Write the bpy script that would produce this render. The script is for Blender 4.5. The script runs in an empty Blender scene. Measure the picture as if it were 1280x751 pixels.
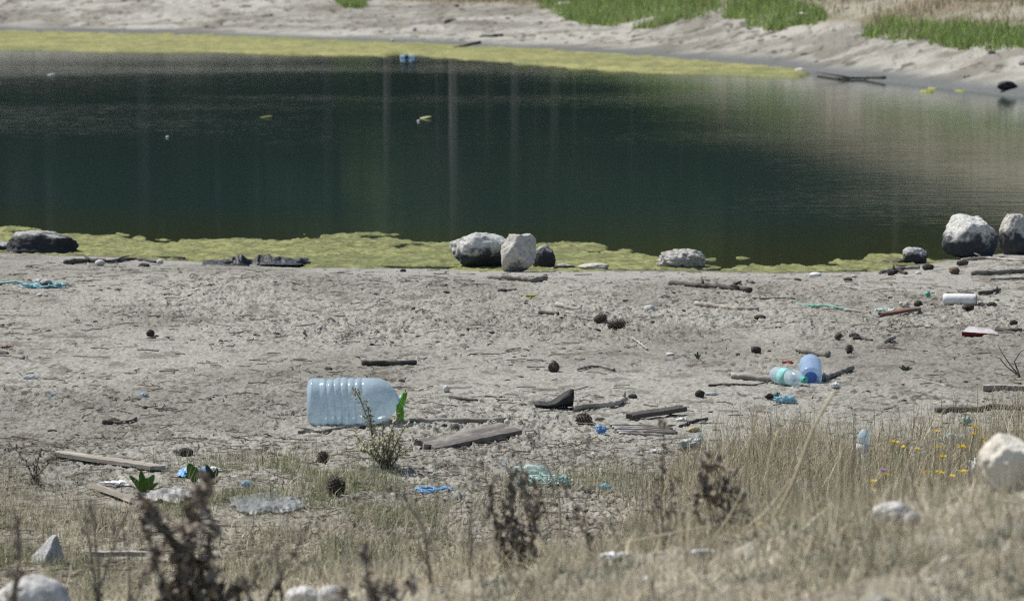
import bpy, bmesh, math, random
import numpy as np
from mathutils import Vector, Matrix

# ------------------------------------------------------------------ camera, sky, sun, exposure
sc = bpy.context.scene
COL = sc.collection
R = math.radians
F = 4800.0                     # focal length in pixels of a 1280 wide picture
PITCH = math.atan(465.5 / F)
CAMZ = 1.6
cam_d = bpy.data.cameras.new('camera'); cam = bpy.data.objects.new('camera', cam_d); COL.objects.link(cam)
cam.location = (0, 0, CAMZ); cam.rotation_euler = (math.pi/2 - PITCH, 0, 0)
cam_d.lens = 135.0; cam_d.sensor_width = 36.0
cam_d.clip_start = 0.1; cam_d.clip_end = 6000
cam_d.dof.use_dof = True; cam_d.dof.focus_distance = 13.6; cam_d.dof.aperture_fstop = 9.5
sc.camera = cam

SUN_EL, SUN_AZ = 56.0, -62.0   # azimuth clockwise from +Y: left and a little beyond
w = bpy.data.worlds.new('World'); sc.world = w; w.use_nodes = True
nt = w.node_tree
sky = nt.nodes.new('ShaderNodeTexSky'); sky.sky_type = 'NISHITA'; sky.sun_disc = False
sky.sun_elevation = R(SUN_EL); sky.sun_rotation = R(SUN_AZ); sky.air_density = 1.0; sky.dust_density = 1.5
bgn = nt.nodes['Background']; bgn.inputs[1].default_value = 0.07
nt.links.new(sky.outputs[0], bgn.inputs[0])
sun_d = bpy.data.lights.new('sun', 'SUN'); sun = bpy.data.objects.new('sun', sun_d); COL.objects.link(sun)
sun_d.energy = 3.3; sun_d.angle = R(0.53); sun_d.color = (1.0, 0.96, 0.885)
sdir = Vector((math.sin(R(SUN_AZ))*math.cos(R(SUN_EL)), math.cos(R(SUN_AZ))*math.cos(R(SUN_EL)), math.sin(R(SUN_EL))))
sun.rotation_euler = sdir.to_track_quat('Z', 'Y').to_euler(); sun.location = (-20, 10, 40)
sc.view_settings.view_transform = 'Standard'; sc.view_settings.look = 'None'
sc.view_settings.gamma = 1.0; sc.view_settings.use_curve_mapping = False
sc.view_settings.exposure = 0.62
sc.cycles.filter_width = 1.15; sc.cycles.use_denoising = False

random.seed(7); rng = np.random.default_rng(7)

# ------------------------------------------------------------------ noise
def _h(ix, iy, iz, s):
    n = (ix*374761393 + iy*668265263 + iz*2147483647 % 1013904223 + iz*362437 + s*1442695041) & 0xffffffff
    n = ((n ^ (n >> 13)) * 1274126177) & 0xffffffff
    n = ((n ^ (n >> 16)) * 2246822519) & 0xffffffff
    return ((n ^ (n >> 15)) & 0xffffff) / float(0xffffff)
def n2(x, y, s=0):
    x = np.asarray(x, float); y = np.asarray(y, float)
    xi = np.floor(x); yi = np.floor(y); fx = x-xi; fy = y-yi
    xi = xi.astype(np.int64); yi = yi.astype(np.int64)
    fx = fx*fx*(3-2*fx); fy = fy*fy*(3-2*fy)
    a = _h(xi, yi, 0, s); b = _h(xi+1, yi, 0, s); c = _h(xi, yi+1, 0, s); d = _h(xi+1, yi+1, 0, s)
    return (a+(b-a)*fx) + ((c+(d-c)*fx)-(a+(b-a)*fx))*fy
def n3(p, s=0):
    i = np.floor(p); f = p-i; i = i.astype(np.int64); f = f*f*(3-2*f)
    r = 0
    for dx in (0, 1):
        for dy in (0, 1):
            for dz in (0, 1):
                wgt = (f[:,0] if dx else 1-f[:,0])*(f[:,1] if dy else 1-f[:,1])*(f[:,2] if dz else 1-f[:,2])
                r = r + wgt*_h(i[:,0]+dx, i[:,1]+dy, i[:,2]+dz, s)
    return r
def fb2(x, y, o=4, s=0):
    r = 0; a = 0.5; t = 0
    for k in range(o):
        r = r + a*n2(x*2**k+17.3*k, y*2**k-9.1*k, s+k); t += a; a *= 0.5
    return r/t
def fb3(p, o=4, s=0):
    r = 0; a = 0.5; t = 0
    for k in range(o):
        r = r + a*n3(p*2**k+13.7*k, s+k); t += a; a *= 0.5
    return r/t
def ss(a, b, x):
    t = np.clip((x-a)/(b-a), 0, 1); return t*t*(3-2*t)

# ------------------------------------------------------------------ terrain
WZ = -0.06
def y_near(x):                 # near shore (edge of dry land)
    return np.interp(x, [-60, -4, -2.56, -0.92, 0.6, 1.36, 1.74, 2.1, 2.5, 3.2, 6, 25, 60],
                     [25, 20.5, 19.65, 18.9, 18.62, 18.52, 18.6, 19.15, 19.7, 19.75, 19.6, 19.3, 19])
def y_far(x):                  # far shore (edge of dry land)
    return np.interp(x, [-70, -45, -14, -8.2, -4.8, -1.6, .64, 2.1, 3.36, 4.0, 5.05, 6.5, 9, 13, 20, 26, 60],
                     [23, 55, 63, 61.3, 59, 55, 51.4, 48.3, 44.6, 41.6, 37.6, 33, 28, 24, 21, 18, 18])
def zbase(x, y):
    x = np.asarray(x, float); y = np.asarray(y, float)
    yn = y_near(x); yf = y_far(x)
    # near side
    zn = np.minimum(0, -0.06 + 0.05*(yn-y)) + 0.02*(fb2(x*1.1, y*0.8, 3, 5)-.5)
    k = 4800.0
    lip = np.interp(x/6.8, [-.6, -.133, 0, .05, .09, .133, .3, .8], [1000, 815, 742, 697, 650, 607, 560, 560])
    zl = 1.6 - 6.8*(lip+90)/k
    s = 1 - ss(6.6, 9.6, y + 0.5*(fb2(x*1.5, y*1.5, 2, 9)-.5))
    mound = zl*s + 0.055*np.clip(6.8-y, 0, 30)*s
    mound = mound + (.020*(fb2(x*3.5, y*3.5, 3, 11)-.5) + .010*(fb2(x*16, y*16, 2, 12)-.5))*ss(10.5, 7, y)
    zn = zn + mound
    # far side
    d = y - yf
    sl = np.interp(x, [-8, -3, 1.5, 3, 8], [.034, .03, .034, .064, .07])
    zf = -0.06 + sl*np.minimum(np.maximum(d, -2), 11) + 0.05*(fb2(x*.5, y*.35, 3, 21)-.5)*ss(1, 5, d) + .02*ss(0, .4, d)
    A = np.interp(x, [-30, -10, -4, -2, 1.5, 2.8, 4.7, 9.3, 14, 40], [.9, .45, .25, 0, 0, .45, 1.25, 2.7, 4, 9])
    zf = zf + A*ss(47, 80, y)*ss(0, 8, d) + 0.02*np.clip(y-72, 0, 30)
    zf = zf + 24*ss(100, 220, y)*(.75+.5*fb2(x*.015, y*.015, 3, 31))
    inside = np.minimum(y-yn, yf-y)
    zi = -0.06 - np.clip(inside*0.12, 0, 1.0)
    mid = (yn+yf)/2
    z = np.where(inside > 0, zi, np.where(y < mid, zn, zf))
    return z
def crumb(x, y):               # small relief of crusted silt
    yn = y_near(x); yf = y_far(x)
    near = (y < yn+.3)
    lf = fb2(x*.9+3, y*.5, 3, 40)
    shore = ss(0.2, 3.0, yn-y)
    amp = (0.25+.75*shore)*(.45+1.1*ss(.35, .65, lf))
    a = fb2(x*15, y*13, 4, 41)
    clod = ss(.51, .56, a)*.0025 + ss(.54, .58, fb2(x*34+9, y*28, 3, 43))*.0032 + ss(.56, .62, fb2(x*60, y*44, 2, 44))*.0035
    pits = -ss(.60, .64, fb2(x*24+5, y*19, 3, 45))*.006
    fine = (fb2(x*60, y*48, 2, 47)-.5)*.011
    big = (fb2(x*2.6, y*2.2, 3, 49)-.5)*.014
    zn = amp*(clod+pits+fine)+big*(.35+.65*shore)
    d = np.maximum(y-yf, 0)
    f1 = (fb2(x*1.6, y*.9, 4, 51)-.5)*.045
    f2 = -ss(.56, .66, fb2(x*3.4, y*1.7, 4, 55))*.03 + (fb2(x*9, y*4, 3, 58)-.5)*.04 + ss(.56, .6, fb2(x*1.1+.4*y, y*.9, 3, 57))*.008
    zf = (f1+f2)*ss(0.3, 3.0, d)
    return np.where(near, zn*ss(3, 6, y), np.where(y > yf-.2, zf*ss(140, 60, y), 0))

def ray(px, row):
    fw = np.array([0, math.cos(PITCH), -math.sin(PITCH)]); up = np.array([0, math.sin(PITCH), math.cos(PITCH)])
    d = F*fw + (px-640)*np.array([1., 0, 0]) + (375.5-row)*up
    return d/d[1]
_cache = {}
def G(px, row, lo=4.5):        # the ground point seen at a place of the photograph
    key = (px, row, lo)
    if key in _cache: return _cache[key]
    d = ray(px, row); t = np.arange(lo, 90, .02)
    z = np.maximum(zbase(d[0]*t, t), WZ); hit = np.nonzero(CAMZ + d[2]*t < z)[0]
    T = t[hit[0]] if len(hit) else 90.
    _cache[key] = (d[0]*T, T, max(float(zbase(d[0]*T, T)), WZ))
    return _cache[key]
def at(px, row, D):            # same but at a chosen distance, on the ground below
    d = ray(px, row); return (d[0]*D, D, CAMZ+d[2]*D)
def gz(x, y): return max(WZ-.01, float(zbase(x, y)) + float(crumb(np.array([x]), np.array([y]))[0]))

# ------------------------------------------------------------------ materials
MATS = {}
def nodes_mat(name):
    m = bpy.data.materials.new(name); m.use_nodes = True
    return m, m.node_tree, m.node_tree.nodes, m.node_tree.links
def mat(name, c1, c2=None, scale=8, rough=.85, bump=0, bscale=None, detail=6, spec=.25, lo=.4, hi=.6,
        stretch=None, attr=None, c3=None, s3=2.0, transl=0, gen=False, lo3=.5, hi3=.6, bdist=.01):
    if name in MATS: return MATS[name]
    m, t, N, L = nodes_mat(name)
    b = N['Principled BSDF']; b.inputs['Roughness'].default_value = rough
    b.inputs['Specular IOR Level'].default_value = spec
    tc = N.new('ShaderNodeTexCoord'); src = tc.outputs['Object']
    if stretch:
        mp = N.new('ShaderNodeMapping'); mp.inputs['Scale'].default_value = stretch
        L.new(src, mp.inputs[0]); src = mp.outputs[0]
    def noise(s, d):
        n = N.new('ShaderNodeTexNoise'); n.inputs['Scale'].default_value = s; n.inputs['Detail'].default_value = d
        n.inputs['Roughness'].default_value = .62
        L.new(src, n.inputs['Vector']); return n.outputs[0]
    def ramp(f, a, bb):
        r = N.new('ShaderNodeMapRange'); r.interpolation_type = 'SMOOTHSTEP'
        r.inputs[1].default_value = a; r.inputs[2].default_value = bb; L.new(f, r.inputs[0]); return r.outputs[0]
    def mix(f, A, B, mode='MIX'):
        x = N.new('ShaderNodeMix'); x.data_type = 'RGBA'; x.blend_type = mode
        if isinstance(f, float): x.inputs[0].default_value = f
        else: L.new(f, x.inputs[0])
        for i, v in ((6, A), (7, B)):
            if isinstance(v, tuple): x.inputs[i].default_value = (*v, 1)
            else: L.new(v, x.inputs[i])
        return x.outputs[2]
    col = c1
    if attr:
        a = N.new('ShaderNodeAttribute'); a.attribute_name = attr; col = a.outputs['Color']
    if c2 is not None:
        col = mix(ramp(noise(scale, detail), lo, hi), col, c2, 'MULTIPLY' if attr else 'MIX')
    if c3 is not None:
        col = mix(ramp(noise(s3, 5), lo3, hi3), col, c3)
    if isinstance(col, tuple): b.inputs['Base Color'].default_value = (*col, 1)
    else: L.new(col, b.inputs['Base Color'])
    if bump:
        bn = N.new('ShaderNodeBump'); bn.inputs['Strength'].default_value = bump
        bn.inputs['Distance'].default_value = bdist
        L.new(noise(bscale or scale, detail), bn.inputs['Height']); L.new(bn.outputs[0], b.inputs['Normal'])
    if transl:
        out = N['Material Output']; tr = N.new('ShaderNodeBsdfTranslucent')
        if isinstance(col, tuple): tr.inputs[0].default_value = (*col, 1)
        else: L.new(col, tr.inputs[0])
        mx = N.new('ShaderNodeMixShader'); mx.inputs[0].default_value = transl
        L.new(b.outputs[0], mx.inputs[1]); L.new(tr.outputs[0], mx.inputs[2]); L.new(mx.outputs[0], out.inputs[0])
    MATS[name] = m; return m
def plastic(name, col, see=.4, rough=.25, bump=.3, bscale=30, milky=.35):
    if name in MATS: return MATS[name]
    m, t, N, L = nodes_mat(name); b = N['Principled BSDF']
    b.inputs['Base Color'].default_value = (*col, 1); b.inputs['Roughness'].default_value = rough
    b.inputs['IOR'].default_value = 1.5
    tc = N.new('ShaderNodeTexCoord'); n = N.new('ShaderNodeTexNoise'); n.inputs['Scale'].default_value = bscale
    L.new(tc.outputs['Object'], n.inputs['Vector'])
    bn = N.new('ShaderNodeBump'); bn.inputs['Strength'].default_value = bump; bn.inputs['Distance'].default_value = .004
    L.new(n.outputs[0], bn.inputs['Height']); L.new(bn.outputs[0], b.inputs['Normal'])
    tl = N.new('ShaderNodeBsdfTranslucent'); tl.inputs[0].default_value = (*col, 1)
    tr = N.new('ShaderNodeBsdfTransparent'); tr.inputs[0].default_value = (*[min(1, .55+c*.6) for c in col], 1)
    a = N.new('ShaderNodeMixShader'); a.inputs[0].default_value = milky
    L.new(b.outputs[0], a.inputs[1]); L.new(tl.outputs[0], a.inputs[2])
    c = N.new('ShaderNodeMixShader'); c.inputs[0].default_value = see
    L.new(a.outputs[0], c.inputs[1]); L.new(tr.outputs[0], c.inputs[2]); L.new(c.outputs[0], N['Material Output'].inputs[0])
    MATS[name] = m; return m

m_ground = mat('silt_ground', (0, 0, 0), (.58, .56, .53), 70, .95, .6, 90, 6, .1, .42, .66, attr='Col', bdist=.012)
m_algae = mat('algae', (0, 0, 0), (.50, .56, .40), 45, .8, .6, 110, 8, .2, .38, .66, attr='Col', bdist=.008)
m_grass = mat('grass_blades', (0, 0, 0), None, rough=.75, spec=.15, attr='Col', transl=.25)
m_weed = mat('dry_weed', (.33, .29, .24), (.11, .092, .075), 60, .9, .4, 120, c3=(.42, .37, .30), s3=60, lo3=.54, hi3=.64)
m_weedpale = mat('pale_dry_weed', (.26, .23, .18), (.10, .085, .07), 50, .9, .4, 120)
m_straw = mat('straw', (.60, .54, .39), (.44, .38, .26), 30, .8, .2, 90)
m_wood_grey = mat('grey_driftwood', (.32, .30, .265), (.15, .135, .12), 30, .85, .6, 60, stretch=(.2, 1, 1), bdist=.006)
m_wood_dark = mat('dark_wet_wood', (.055, .05, .045), (.11, .10, .09), 30, .85, .6, 60, stretch=(.2, 1, 1), bdist=.006)
m_wood_pale = mat('pale_bleached_wood', (.42, .40, .35), (.28, .25, .21), 30, .85, .5, 60, stretch=(.2, 1, 1), bdist=.006)
m_cone = mat('pine_cone', (.06, .05, .042), (.17, .14, .11), 90, .8, .3, 200)
m_white = mat('white_stone', (.62, .62, .60), (.42, .41, .39), 25, .8, .6, 60, bdist=.01)
m_cream = mat('cream_stone', (.74, .71, .62), (.58, .54, .46), 16, .9, .8, 40, bdist=.015)
m_whiteplastic = mat('white_plastic', (.72, .73, .73), (.55, .55, .53), 20, .5, .2, 50, lo=.5, hi=.7)
m_blackplastic = mat('black_plastic_sheet', (.010, .011, .014), (.03, .033, .04), 20, .55, .6, 60, spec=.5)
m_black = mat('black_rubber', (.015, .015, .016), (.035, .035, .035), 40, .6, .4, 80)
m_blackalgae = mat('dark_bark', (.03, .027, .024), (.07, .062, .05), 50, .9, .5, 90)

# ------------------------------------------------------------------ mesh builders
def mesh_np(name, V, Fc, col=None, smooth=True):
    V = np.asarray(V, np.float32); Fc = np.asarray(Fc, np.int32)
    me = bpy.data.meshes.new(name); k = Fc.shape[1]
    me.vertices.add(len(V)); me.vertices.foreach_set('co', V.ravel())
    me.loops.add(Fc.size); me.loops.foreach_set('vertex_index', Fc.ravel())
    me.polygons.add(len(Fc)); me.polygons.foreach_set('loop_start', np.arange(len(Fc), dtype=np.int32)*k)
    me.polygons.foreach_set('use_smooth', np.full(len(Fc), smooth))
    me.update(calc_edges=True)
    if col is not None:
        a = me.color_attributes.new('Col', 'FLOAT_COLOR', 'POINT')
        c = np.ones((len(V), 4), np.float32); c[:, :3] = col; a.data.foreach_set('color', c.ravel())
    return me
def link(name, me, m, parent=None, loc=(0, 0, 0), rot=(0, 0, 0)):
    o = bpy.data.objects.new(name, me); COL.objects.link(o)
    if me is not None and m is not None:
        me.materials.append(m)
    o.location = loc; o.rotation_euler = rot
    if parent: o.parent = parent
    return o
def tag(o, label=None, cat=None, group=None, kind=None):
    if label: o['label'] = label
    if cat: o['category'] = cat
    if group: o['group'] = group
    if kind: o['kind'] = kind
    return o
def empty(name, loc, rz=0):
    o = bpy.data.objects.new(name, None); COL.objects.link(o); o.location = loc; o.rotation_euler = (0, 0, rz)
    o.empty_display_size = .05
    return o
def gridfaces(nr, nc):
    i = np.arange(nr-1)[:, None]*nc + np.arange(nc-1)[None, :]
    i = i.ravel(); return np.stack([i, i+1, i+nc+1, i+nc], 1)
class MB:
    """collects quads and triangles of one mesh"""
    def __init__(s): s.v = []; s.f = []
    def add(s, V, Fc):
        o = len(s.v); s.v += [tuple(float(c) for c in p) for p in V]; s.f += [tuple(int(i)+o for i in q) for q in Fc]
    def tube(s, P, r, n=7, jit=0, cap=True):
        P = np.asarray(P, float); r = np.broadcast_to(np.asarray(r, float), (len(P),))
        V = []; prev = None
        for i, p in enumerate(P):
            t = P[min(i+1, len(P)-1)]-P[max(i-1, 0)]; t = t/(np.linalg.norm(t)+1e-9)
            a = np.cross(t, [0, 0, 1.]) if prev is None else prev-t*np.dot(prev, t)
            if np.linalg.norm(a) < 1e-4: a = np.cross(t, [0, 1., 0])
            a /= np.linalg.norm(a); b = np.cross(t, a); prev = a
            for k in range(n):
                an = 2*math.pi*k/n; rr = r[i]*(1+jit*(random.random()-.5))
                V.append(p+rr*(math.cos(an)*a+math.sin(an)*b))
        Fc = [(i*n+k, i*n+(k+1) % n, (i+1)*n+(k+1) % n, (i+1)*n+k) for i in range(len(P)-1) for k in range(n)]
        if cap: Fc += [tuple(range(n))[::-1], tuple((len(P)-1)*n+k for k in range(n))]
        s.add(V, Fc)
    def lathe(s, prof, n=40, axis='x', squash=None):
        """prof: (along, radius) pairs"""
        V = []; m = len(prof)
        for (a, r) in prof:
            for k in range(n):
                an = 2*math.pi*k/n; c, q = math.cos(an), math.sin(an)
                if squash: c = math.copysign(abs(c)**squash, c); q = math.copysign(abs(q)**squash, q); nn = (abs(c)**2+abs(q)**2)**.0
                V.append((a, r*c, r*q))
        Fc = [(i*n+k, (i+1)*n+k, (i+1)*n+(k+1) % n, i*n+(k+1) % n) for i in range(m-1) for k in range(n)]
        s.add(V, Fc)
    def box(s, c, d, M_=None):
        c = np.array(c); d = np.array(d)/2
        V = [c+d*np.array(q) for q in [(-1,-1,-1),(1,-1,-1),(1,1,-1),(-1,1,-1),(-1,-1,1),(1,-1,1),(1,1,1),(-1,1,1)]]
        s.add(V, [(0,3,2,1),(4,5,6,7),(0,1,5,4),(1,2,6,5),(2,3,7,6),(3,0,4,7)])
    def mesh(s, name, smooth=True):
        me = bpy.data.meshes.new(name); me.from_pydata(s.v, [], s.f); me.update()
        if smooth: me.polygons.foreach_set('use_smooth', [True]*len(me.polygons))
        return me
_ico = {}
def ico(n):
    if n not in _ico:
        b = bmesh.new(); bmesh.ops.create_icosphere(b, subdivisions=n, radius=1)
        V = np.array([v.co[:] for v in b.verts]); Fc = np.array([[v.index for v in f.verts] for f in b.faces]); b.free()
        _ico[n] = (V/np.linalg.norm(V, axis=1)[:, None], Fc)
    return _ico[n]
def rocky(seed, size, sub=5, cuts=14, rough=.06, boxy=.0, sharp=.78, planes=()):
    r = np.random.default_rng(seed); V, Fc = ico(sub); V = V.copy()
    if boxy: V = V/(np.sum(np.abs(V)**(2+boxy*8), axis=1)**(1/(2+boxy*8)))[:, None]; V *= .85
    for _ in range(cuts):
        n = r.normal(size=3); n /= np.linalg.norm(n); d = r.uniform(sharp, .95)
        e = np.maximum(V@n-d, 0); V -= e[:, None]*n*.97
    for _ in range(4):
        for (nn_, dd) in planes:
            n = np.array(nn_, float); n /= np.linalg.norm(n); e = np.maximum(V@n-dd, 0); V -= e[:, None]*n
    amp_ = .22 if not planes else .05
    N_ = V/np.linalg.norm(V, axis=1)[:, None]
    V += N_*((fb3(V*2.0+seed, 3, seed)-.5)*amp_)[:, None]
    V += N_*((fb3(V*7.0+seed, 4, seed+9)-.5)*rough*2)[:, None]
    cr = np.abs(fb3(V*2.6+seed*3, 3, seed+5)-.5); V -= N_*(np.clip(.03-cr, 0, .03)*1.6)[:, None]
    V = V-(V.max(0)+V.min(0))/2; V = V/(V.max(0)-V.min(0))
    return V*np.array(size), Fc
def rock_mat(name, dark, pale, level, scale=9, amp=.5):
    """dark rock with an upper part paled by bleached crust and by painted top light, broken by noise"""
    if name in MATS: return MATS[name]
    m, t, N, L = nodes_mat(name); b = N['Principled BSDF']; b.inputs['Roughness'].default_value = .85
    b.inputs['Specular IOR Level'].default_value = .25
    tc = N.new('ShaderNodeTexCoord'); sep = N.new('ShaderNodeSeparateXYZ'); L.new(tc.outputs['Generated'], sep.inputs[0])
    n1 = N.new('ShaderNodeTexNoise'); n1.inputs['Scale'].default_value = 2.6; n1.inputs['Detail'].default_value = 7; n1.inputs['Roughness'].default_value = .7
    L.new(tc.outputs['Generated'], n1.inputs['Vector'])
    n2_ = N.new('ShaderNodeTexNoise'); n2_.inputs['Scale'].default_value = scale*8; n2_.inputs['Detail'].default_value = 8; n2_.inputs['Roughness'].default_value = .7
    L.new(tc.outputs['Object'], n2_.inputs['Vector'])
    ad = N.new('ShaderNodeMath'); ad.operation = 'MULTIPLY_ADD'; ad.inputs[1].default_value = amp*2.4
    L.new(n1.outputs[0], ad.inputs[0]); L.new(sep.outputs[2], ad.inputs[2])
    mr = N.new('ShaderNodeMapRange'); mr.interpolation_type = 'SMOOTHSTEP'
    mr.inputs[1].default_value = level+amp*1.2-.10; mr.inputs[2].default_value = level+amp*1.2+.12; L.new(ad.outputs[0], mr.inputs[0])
    mx = N.new('ShaderNodeMix'); mx.data_type = 'RGBA'; mx.inputs[6].default_value = (*dark, 1); mx.inputs[7].default_value = (*pale, 1)  # besides the crust, lit tops and shaded sides are put into this colour split
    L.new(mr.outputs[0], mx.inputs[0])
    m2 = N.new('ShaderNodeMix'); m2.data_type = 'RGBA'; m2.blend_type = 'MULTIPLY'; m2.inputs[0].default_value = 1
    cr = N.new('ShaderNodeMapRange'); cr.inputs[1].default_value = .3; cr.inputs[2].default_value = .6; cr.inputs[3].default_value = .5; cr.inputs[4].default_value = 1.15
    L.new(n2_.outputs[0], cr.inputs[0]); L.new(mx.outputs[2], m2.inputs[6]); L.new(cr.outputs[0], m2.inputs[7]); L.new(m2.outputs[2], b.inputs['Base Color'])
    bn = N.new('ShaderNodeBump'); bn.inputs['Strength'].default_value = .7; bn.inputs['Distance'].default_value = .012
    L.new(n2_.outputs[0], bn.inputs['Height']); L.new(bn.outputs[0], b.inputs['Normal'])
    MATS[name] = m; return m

# ------------------------------------------------------------------ ground sheet
ys = np.concatenate([-np.geomspace(1500, 5, 24), np.linspace(-4, 4, 8), np.arange(4.2, 9, .026), np.arange(9, 13.2, .0085),
                     np.arange(13.2, 20.2, .018), np.linspace(20.4, 33, 30), np.arange(33.4, 68, .085),
                     np.linspace(68.4, 100, 70), np.geomspace(102, 2500, 50)])
us = np.concatenate([-np.geomspace(1.2, .166, 26), np.linspace(-.16, .16, 1050), np.geomspace(.166, 1.2, 26)])
W_ = np.sqrt(ys**2+9)
Y, U = np.meshgrid(ys, us, indexing='ij'); X = U*W_[:, None]
X = np.where(np.abs(U) > .165, np.sign(U)*(np.abs(U)-.16)*np.maximum(1, 40/np.maximum(W_[:, None], 1))*W_[:, None]+np.sign(U)*.16*W_[:, None], X)
Xf = X.ravel(); Yf = Y.ravel()
Z0 = zbase(Xf, Yf); CR = crumb(Xf, Yf); Z = Z0+CR
def groundcol(x, y, cr):
    yn = y_near(x); yf = y_far(x); d = y-yf
    def C(*c): return np.array(c)[None, :]
    def lerp(a, b, t): return a+(b-a)*t[:, None]
    lf = fb2(x*1.3, y*.7, 4, 60); hf = fb2(x*24, y*16, 3, 61)
    c = lerp(C(.255, .248, .218), C(.355, .350, .313), ss(.35, .65, lf))
    c = lerp(c, C(.195, .183, .16), ss(.55, .68, hf)*.4)
    c = lerp(c, C(.13, .118, .10), ss(.64, .70, fb2(x*11, y*8, 4, 62))*.55)
    c = lerp(c, C(.09, .08, .065), ss(.70, .74, fb2(x*38, y*22, 2, 66))*ss(.4, .6, fb2(x*1.7, y*1.2, 2, 67))*.8)      # dark organic crumbs
    c = lerp(c, C(.37, .365, .335), ss(1.9, .5, yn-y)*ss(.4, .6, fb2(x*1.6, y*1.1, 3, 63))*.8)   # pale dried rim
    c = lerp(c, C(.115, .115, .085), ss(.25, .0, yn-y))                         # damp edge
    litter = ss(11.2, 9.6, y+.8*(fb2(x*2, y*1.2, 3, 64)-.5)-.35*np.clip(x, 0, 3))
    c = lerp(c, lerp(lerp(C(.16, .14, .105), C(.28, .25, .20), ss(8.6, 7.2, y)), C(.38, .35, .285), ss(.36, .60, fb2(x*10, y*8, 4, 65))), litter*.85)  # littered soil, darkened under the grass to paint in shade between blades
    # far side
    f = lerp(C(.25, .24, .21), C(.41, .40, .36), ss(.38, .62, fb2(x*.7, y*.45, 4, 70)))
    f = lerp(f, C(.17, .155, .125), ss(.52, .66, fb2(x*1.6, y*1.6, 5, 71))*.55)
    f = lerp(f, C(.10, .09, .07), ss(.66, .72, fb2(x*7, y*2.5, 4, 76))*.8)
    f = lerp(f, C(.50, .49, .46), ss(.56, .70, fb2(x*1.8, y*2.0, 4, 77))*.45)
    f = lerp(f, C(.155, .165, .165), ss(1.9, .3, d+.9*(fb2(x*.8, y*.5, 2, 72)-.5)))   # damp silt
    g = lerp(C(.24, .21, .15), C(.33, .315, .25), ss(.4, .6, fb2(x*2, y*1.5, 3, 73)))  # dry grass land
    edge = np.interp(x, [-10, -3, 1, 3, 5, 7, 12], [13.0, 13.0, 10.6, 7.6, 5.8, 4.6, 4])
    f = lerp(f, g, ss(edge-.5, edge+1.0, d+1.8*(fb2(x*.9, y*.6, 3, 74)-.5)))
    f = lerp(f, C(.11, .10, .08), ss(-2, -6, x)*ss(70, 76, y))
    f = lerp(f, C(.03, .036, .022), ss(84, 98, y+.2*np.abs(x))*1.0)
    inside = np.minimum(y-yn, yf-y); mid = (yn+yf)/2
    out = np.where((y < mid)[:, None], c, f)
    out = lerp(out, C(.06, .065, .04), ss(-.02, .12, inside))
    return out
ground_me = mesh_np('ground', np.stack([Xf, Yf, Z], 1), gridfaces(len(ys), len(us)), groundcol(Xf, Yf, CR))
ground = tag(link('ground', ground_me, m_ground), kind='structure')

# ------------------------------------------------------------------ water
def water_mat():
    m, t, N, L = nodes_mat('pond_water'); b = N['Principled BSDF']
    b.inputs['Roughness'].default_value = .05; b.inputs['IOR'].default_value = 1.333
    b.inputs['Specular IOR Level'].default_value = .5
    tc = N.new('ShaderNodeTexCoord')
    def nz(scale, st, det=3):
        mp = N.new('ShaderNodeMapping'); mp.inputs['Scale'].default_value = st; L.new(tc.outputs['Object'], mp.inputs[0])
        n = N.new('ShaderNodeTexNoise'); n.inputs['Scale'].default_value = scale; n.inputs['Detail'].default_value = det
        L.new(mp.outputs[0], n.inputs['Vector']); return n.outputs[0]
    # body colour: green water, olive and browner in the shallows (painted per vertex from the depth)
    a = N.new('ShaderNodeAttribute'); a.attribute_name = 'Col'
    L.new(a.outputs['Color'], b.inputs['Base Color'])
    rip = nz(6.5, (.5, 1.7, 1), 4); patch = nz(.16, (.6, 1.3, 1), 2)
    mr = N.new('ShaderNodeMapRange'); mr.inputs[1].default_value = .42; mr.inputs[2].default_value = .62
    mr.inputs[3].default_value = .45; mr.inputs[4].default_value = 1.0; L.new(patch, mr.inputs[0])
    mu = N.new('ShaderNodeMath'); mu.operation = 'MULTIPLY'; L.new(rip, mu.inputs[0]); L.new(mr.outputs[0], mu.inputs[1])
    bn = N.new('ShaderNodeBump'); bn.inputs['Strength'].default_value = 1.0; bn.inputs['Distance'].default_value = .0019
    L.new(mu.outputs[0], bn.inputs['Height']); L.new(bn.outputs[0], b.inputs['Normal'])
    return m
wx = np.concatenate([np.linspace(-60, -9, 30), np.linspace(-8.6, 8.6, 120), np.linspace(9, 30, 20)]); wy = np.linspace(17, 66, 260)
WY, WX = np.meshgrid(wy, wx, indexing='ij'); dep = np.minimum(WY-y_near(WX), y_far(WX)-WY).ravel()
shal = ss(4.2, .3, (WY-y_near(WX)).ravel()+.9*(fb2(WX.ravel()*1.2, WY.ravel()*1.5, 3, 80)-.5))
wc = np.array([[.027, .050, .046]])*(1-shal[:, None]) + np.array([[.040, .050, .024]])*shal[:, None]
wf = gridfaces(len(wy), len(wx)); wf = wf[(dep[wf] > -.6).all(1)]; wu, wi = np.unique(wf, return_inverse=True)
water_me = mesh_np('water', np.stack([WX.ravel(), WY.ravel(), np.full(WX.size, WZ)], 1)[wu], wi.reshape(wf.shape), wc[wu])
tag(link('water', water_me, water_mat()), kind='structure')

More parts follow.
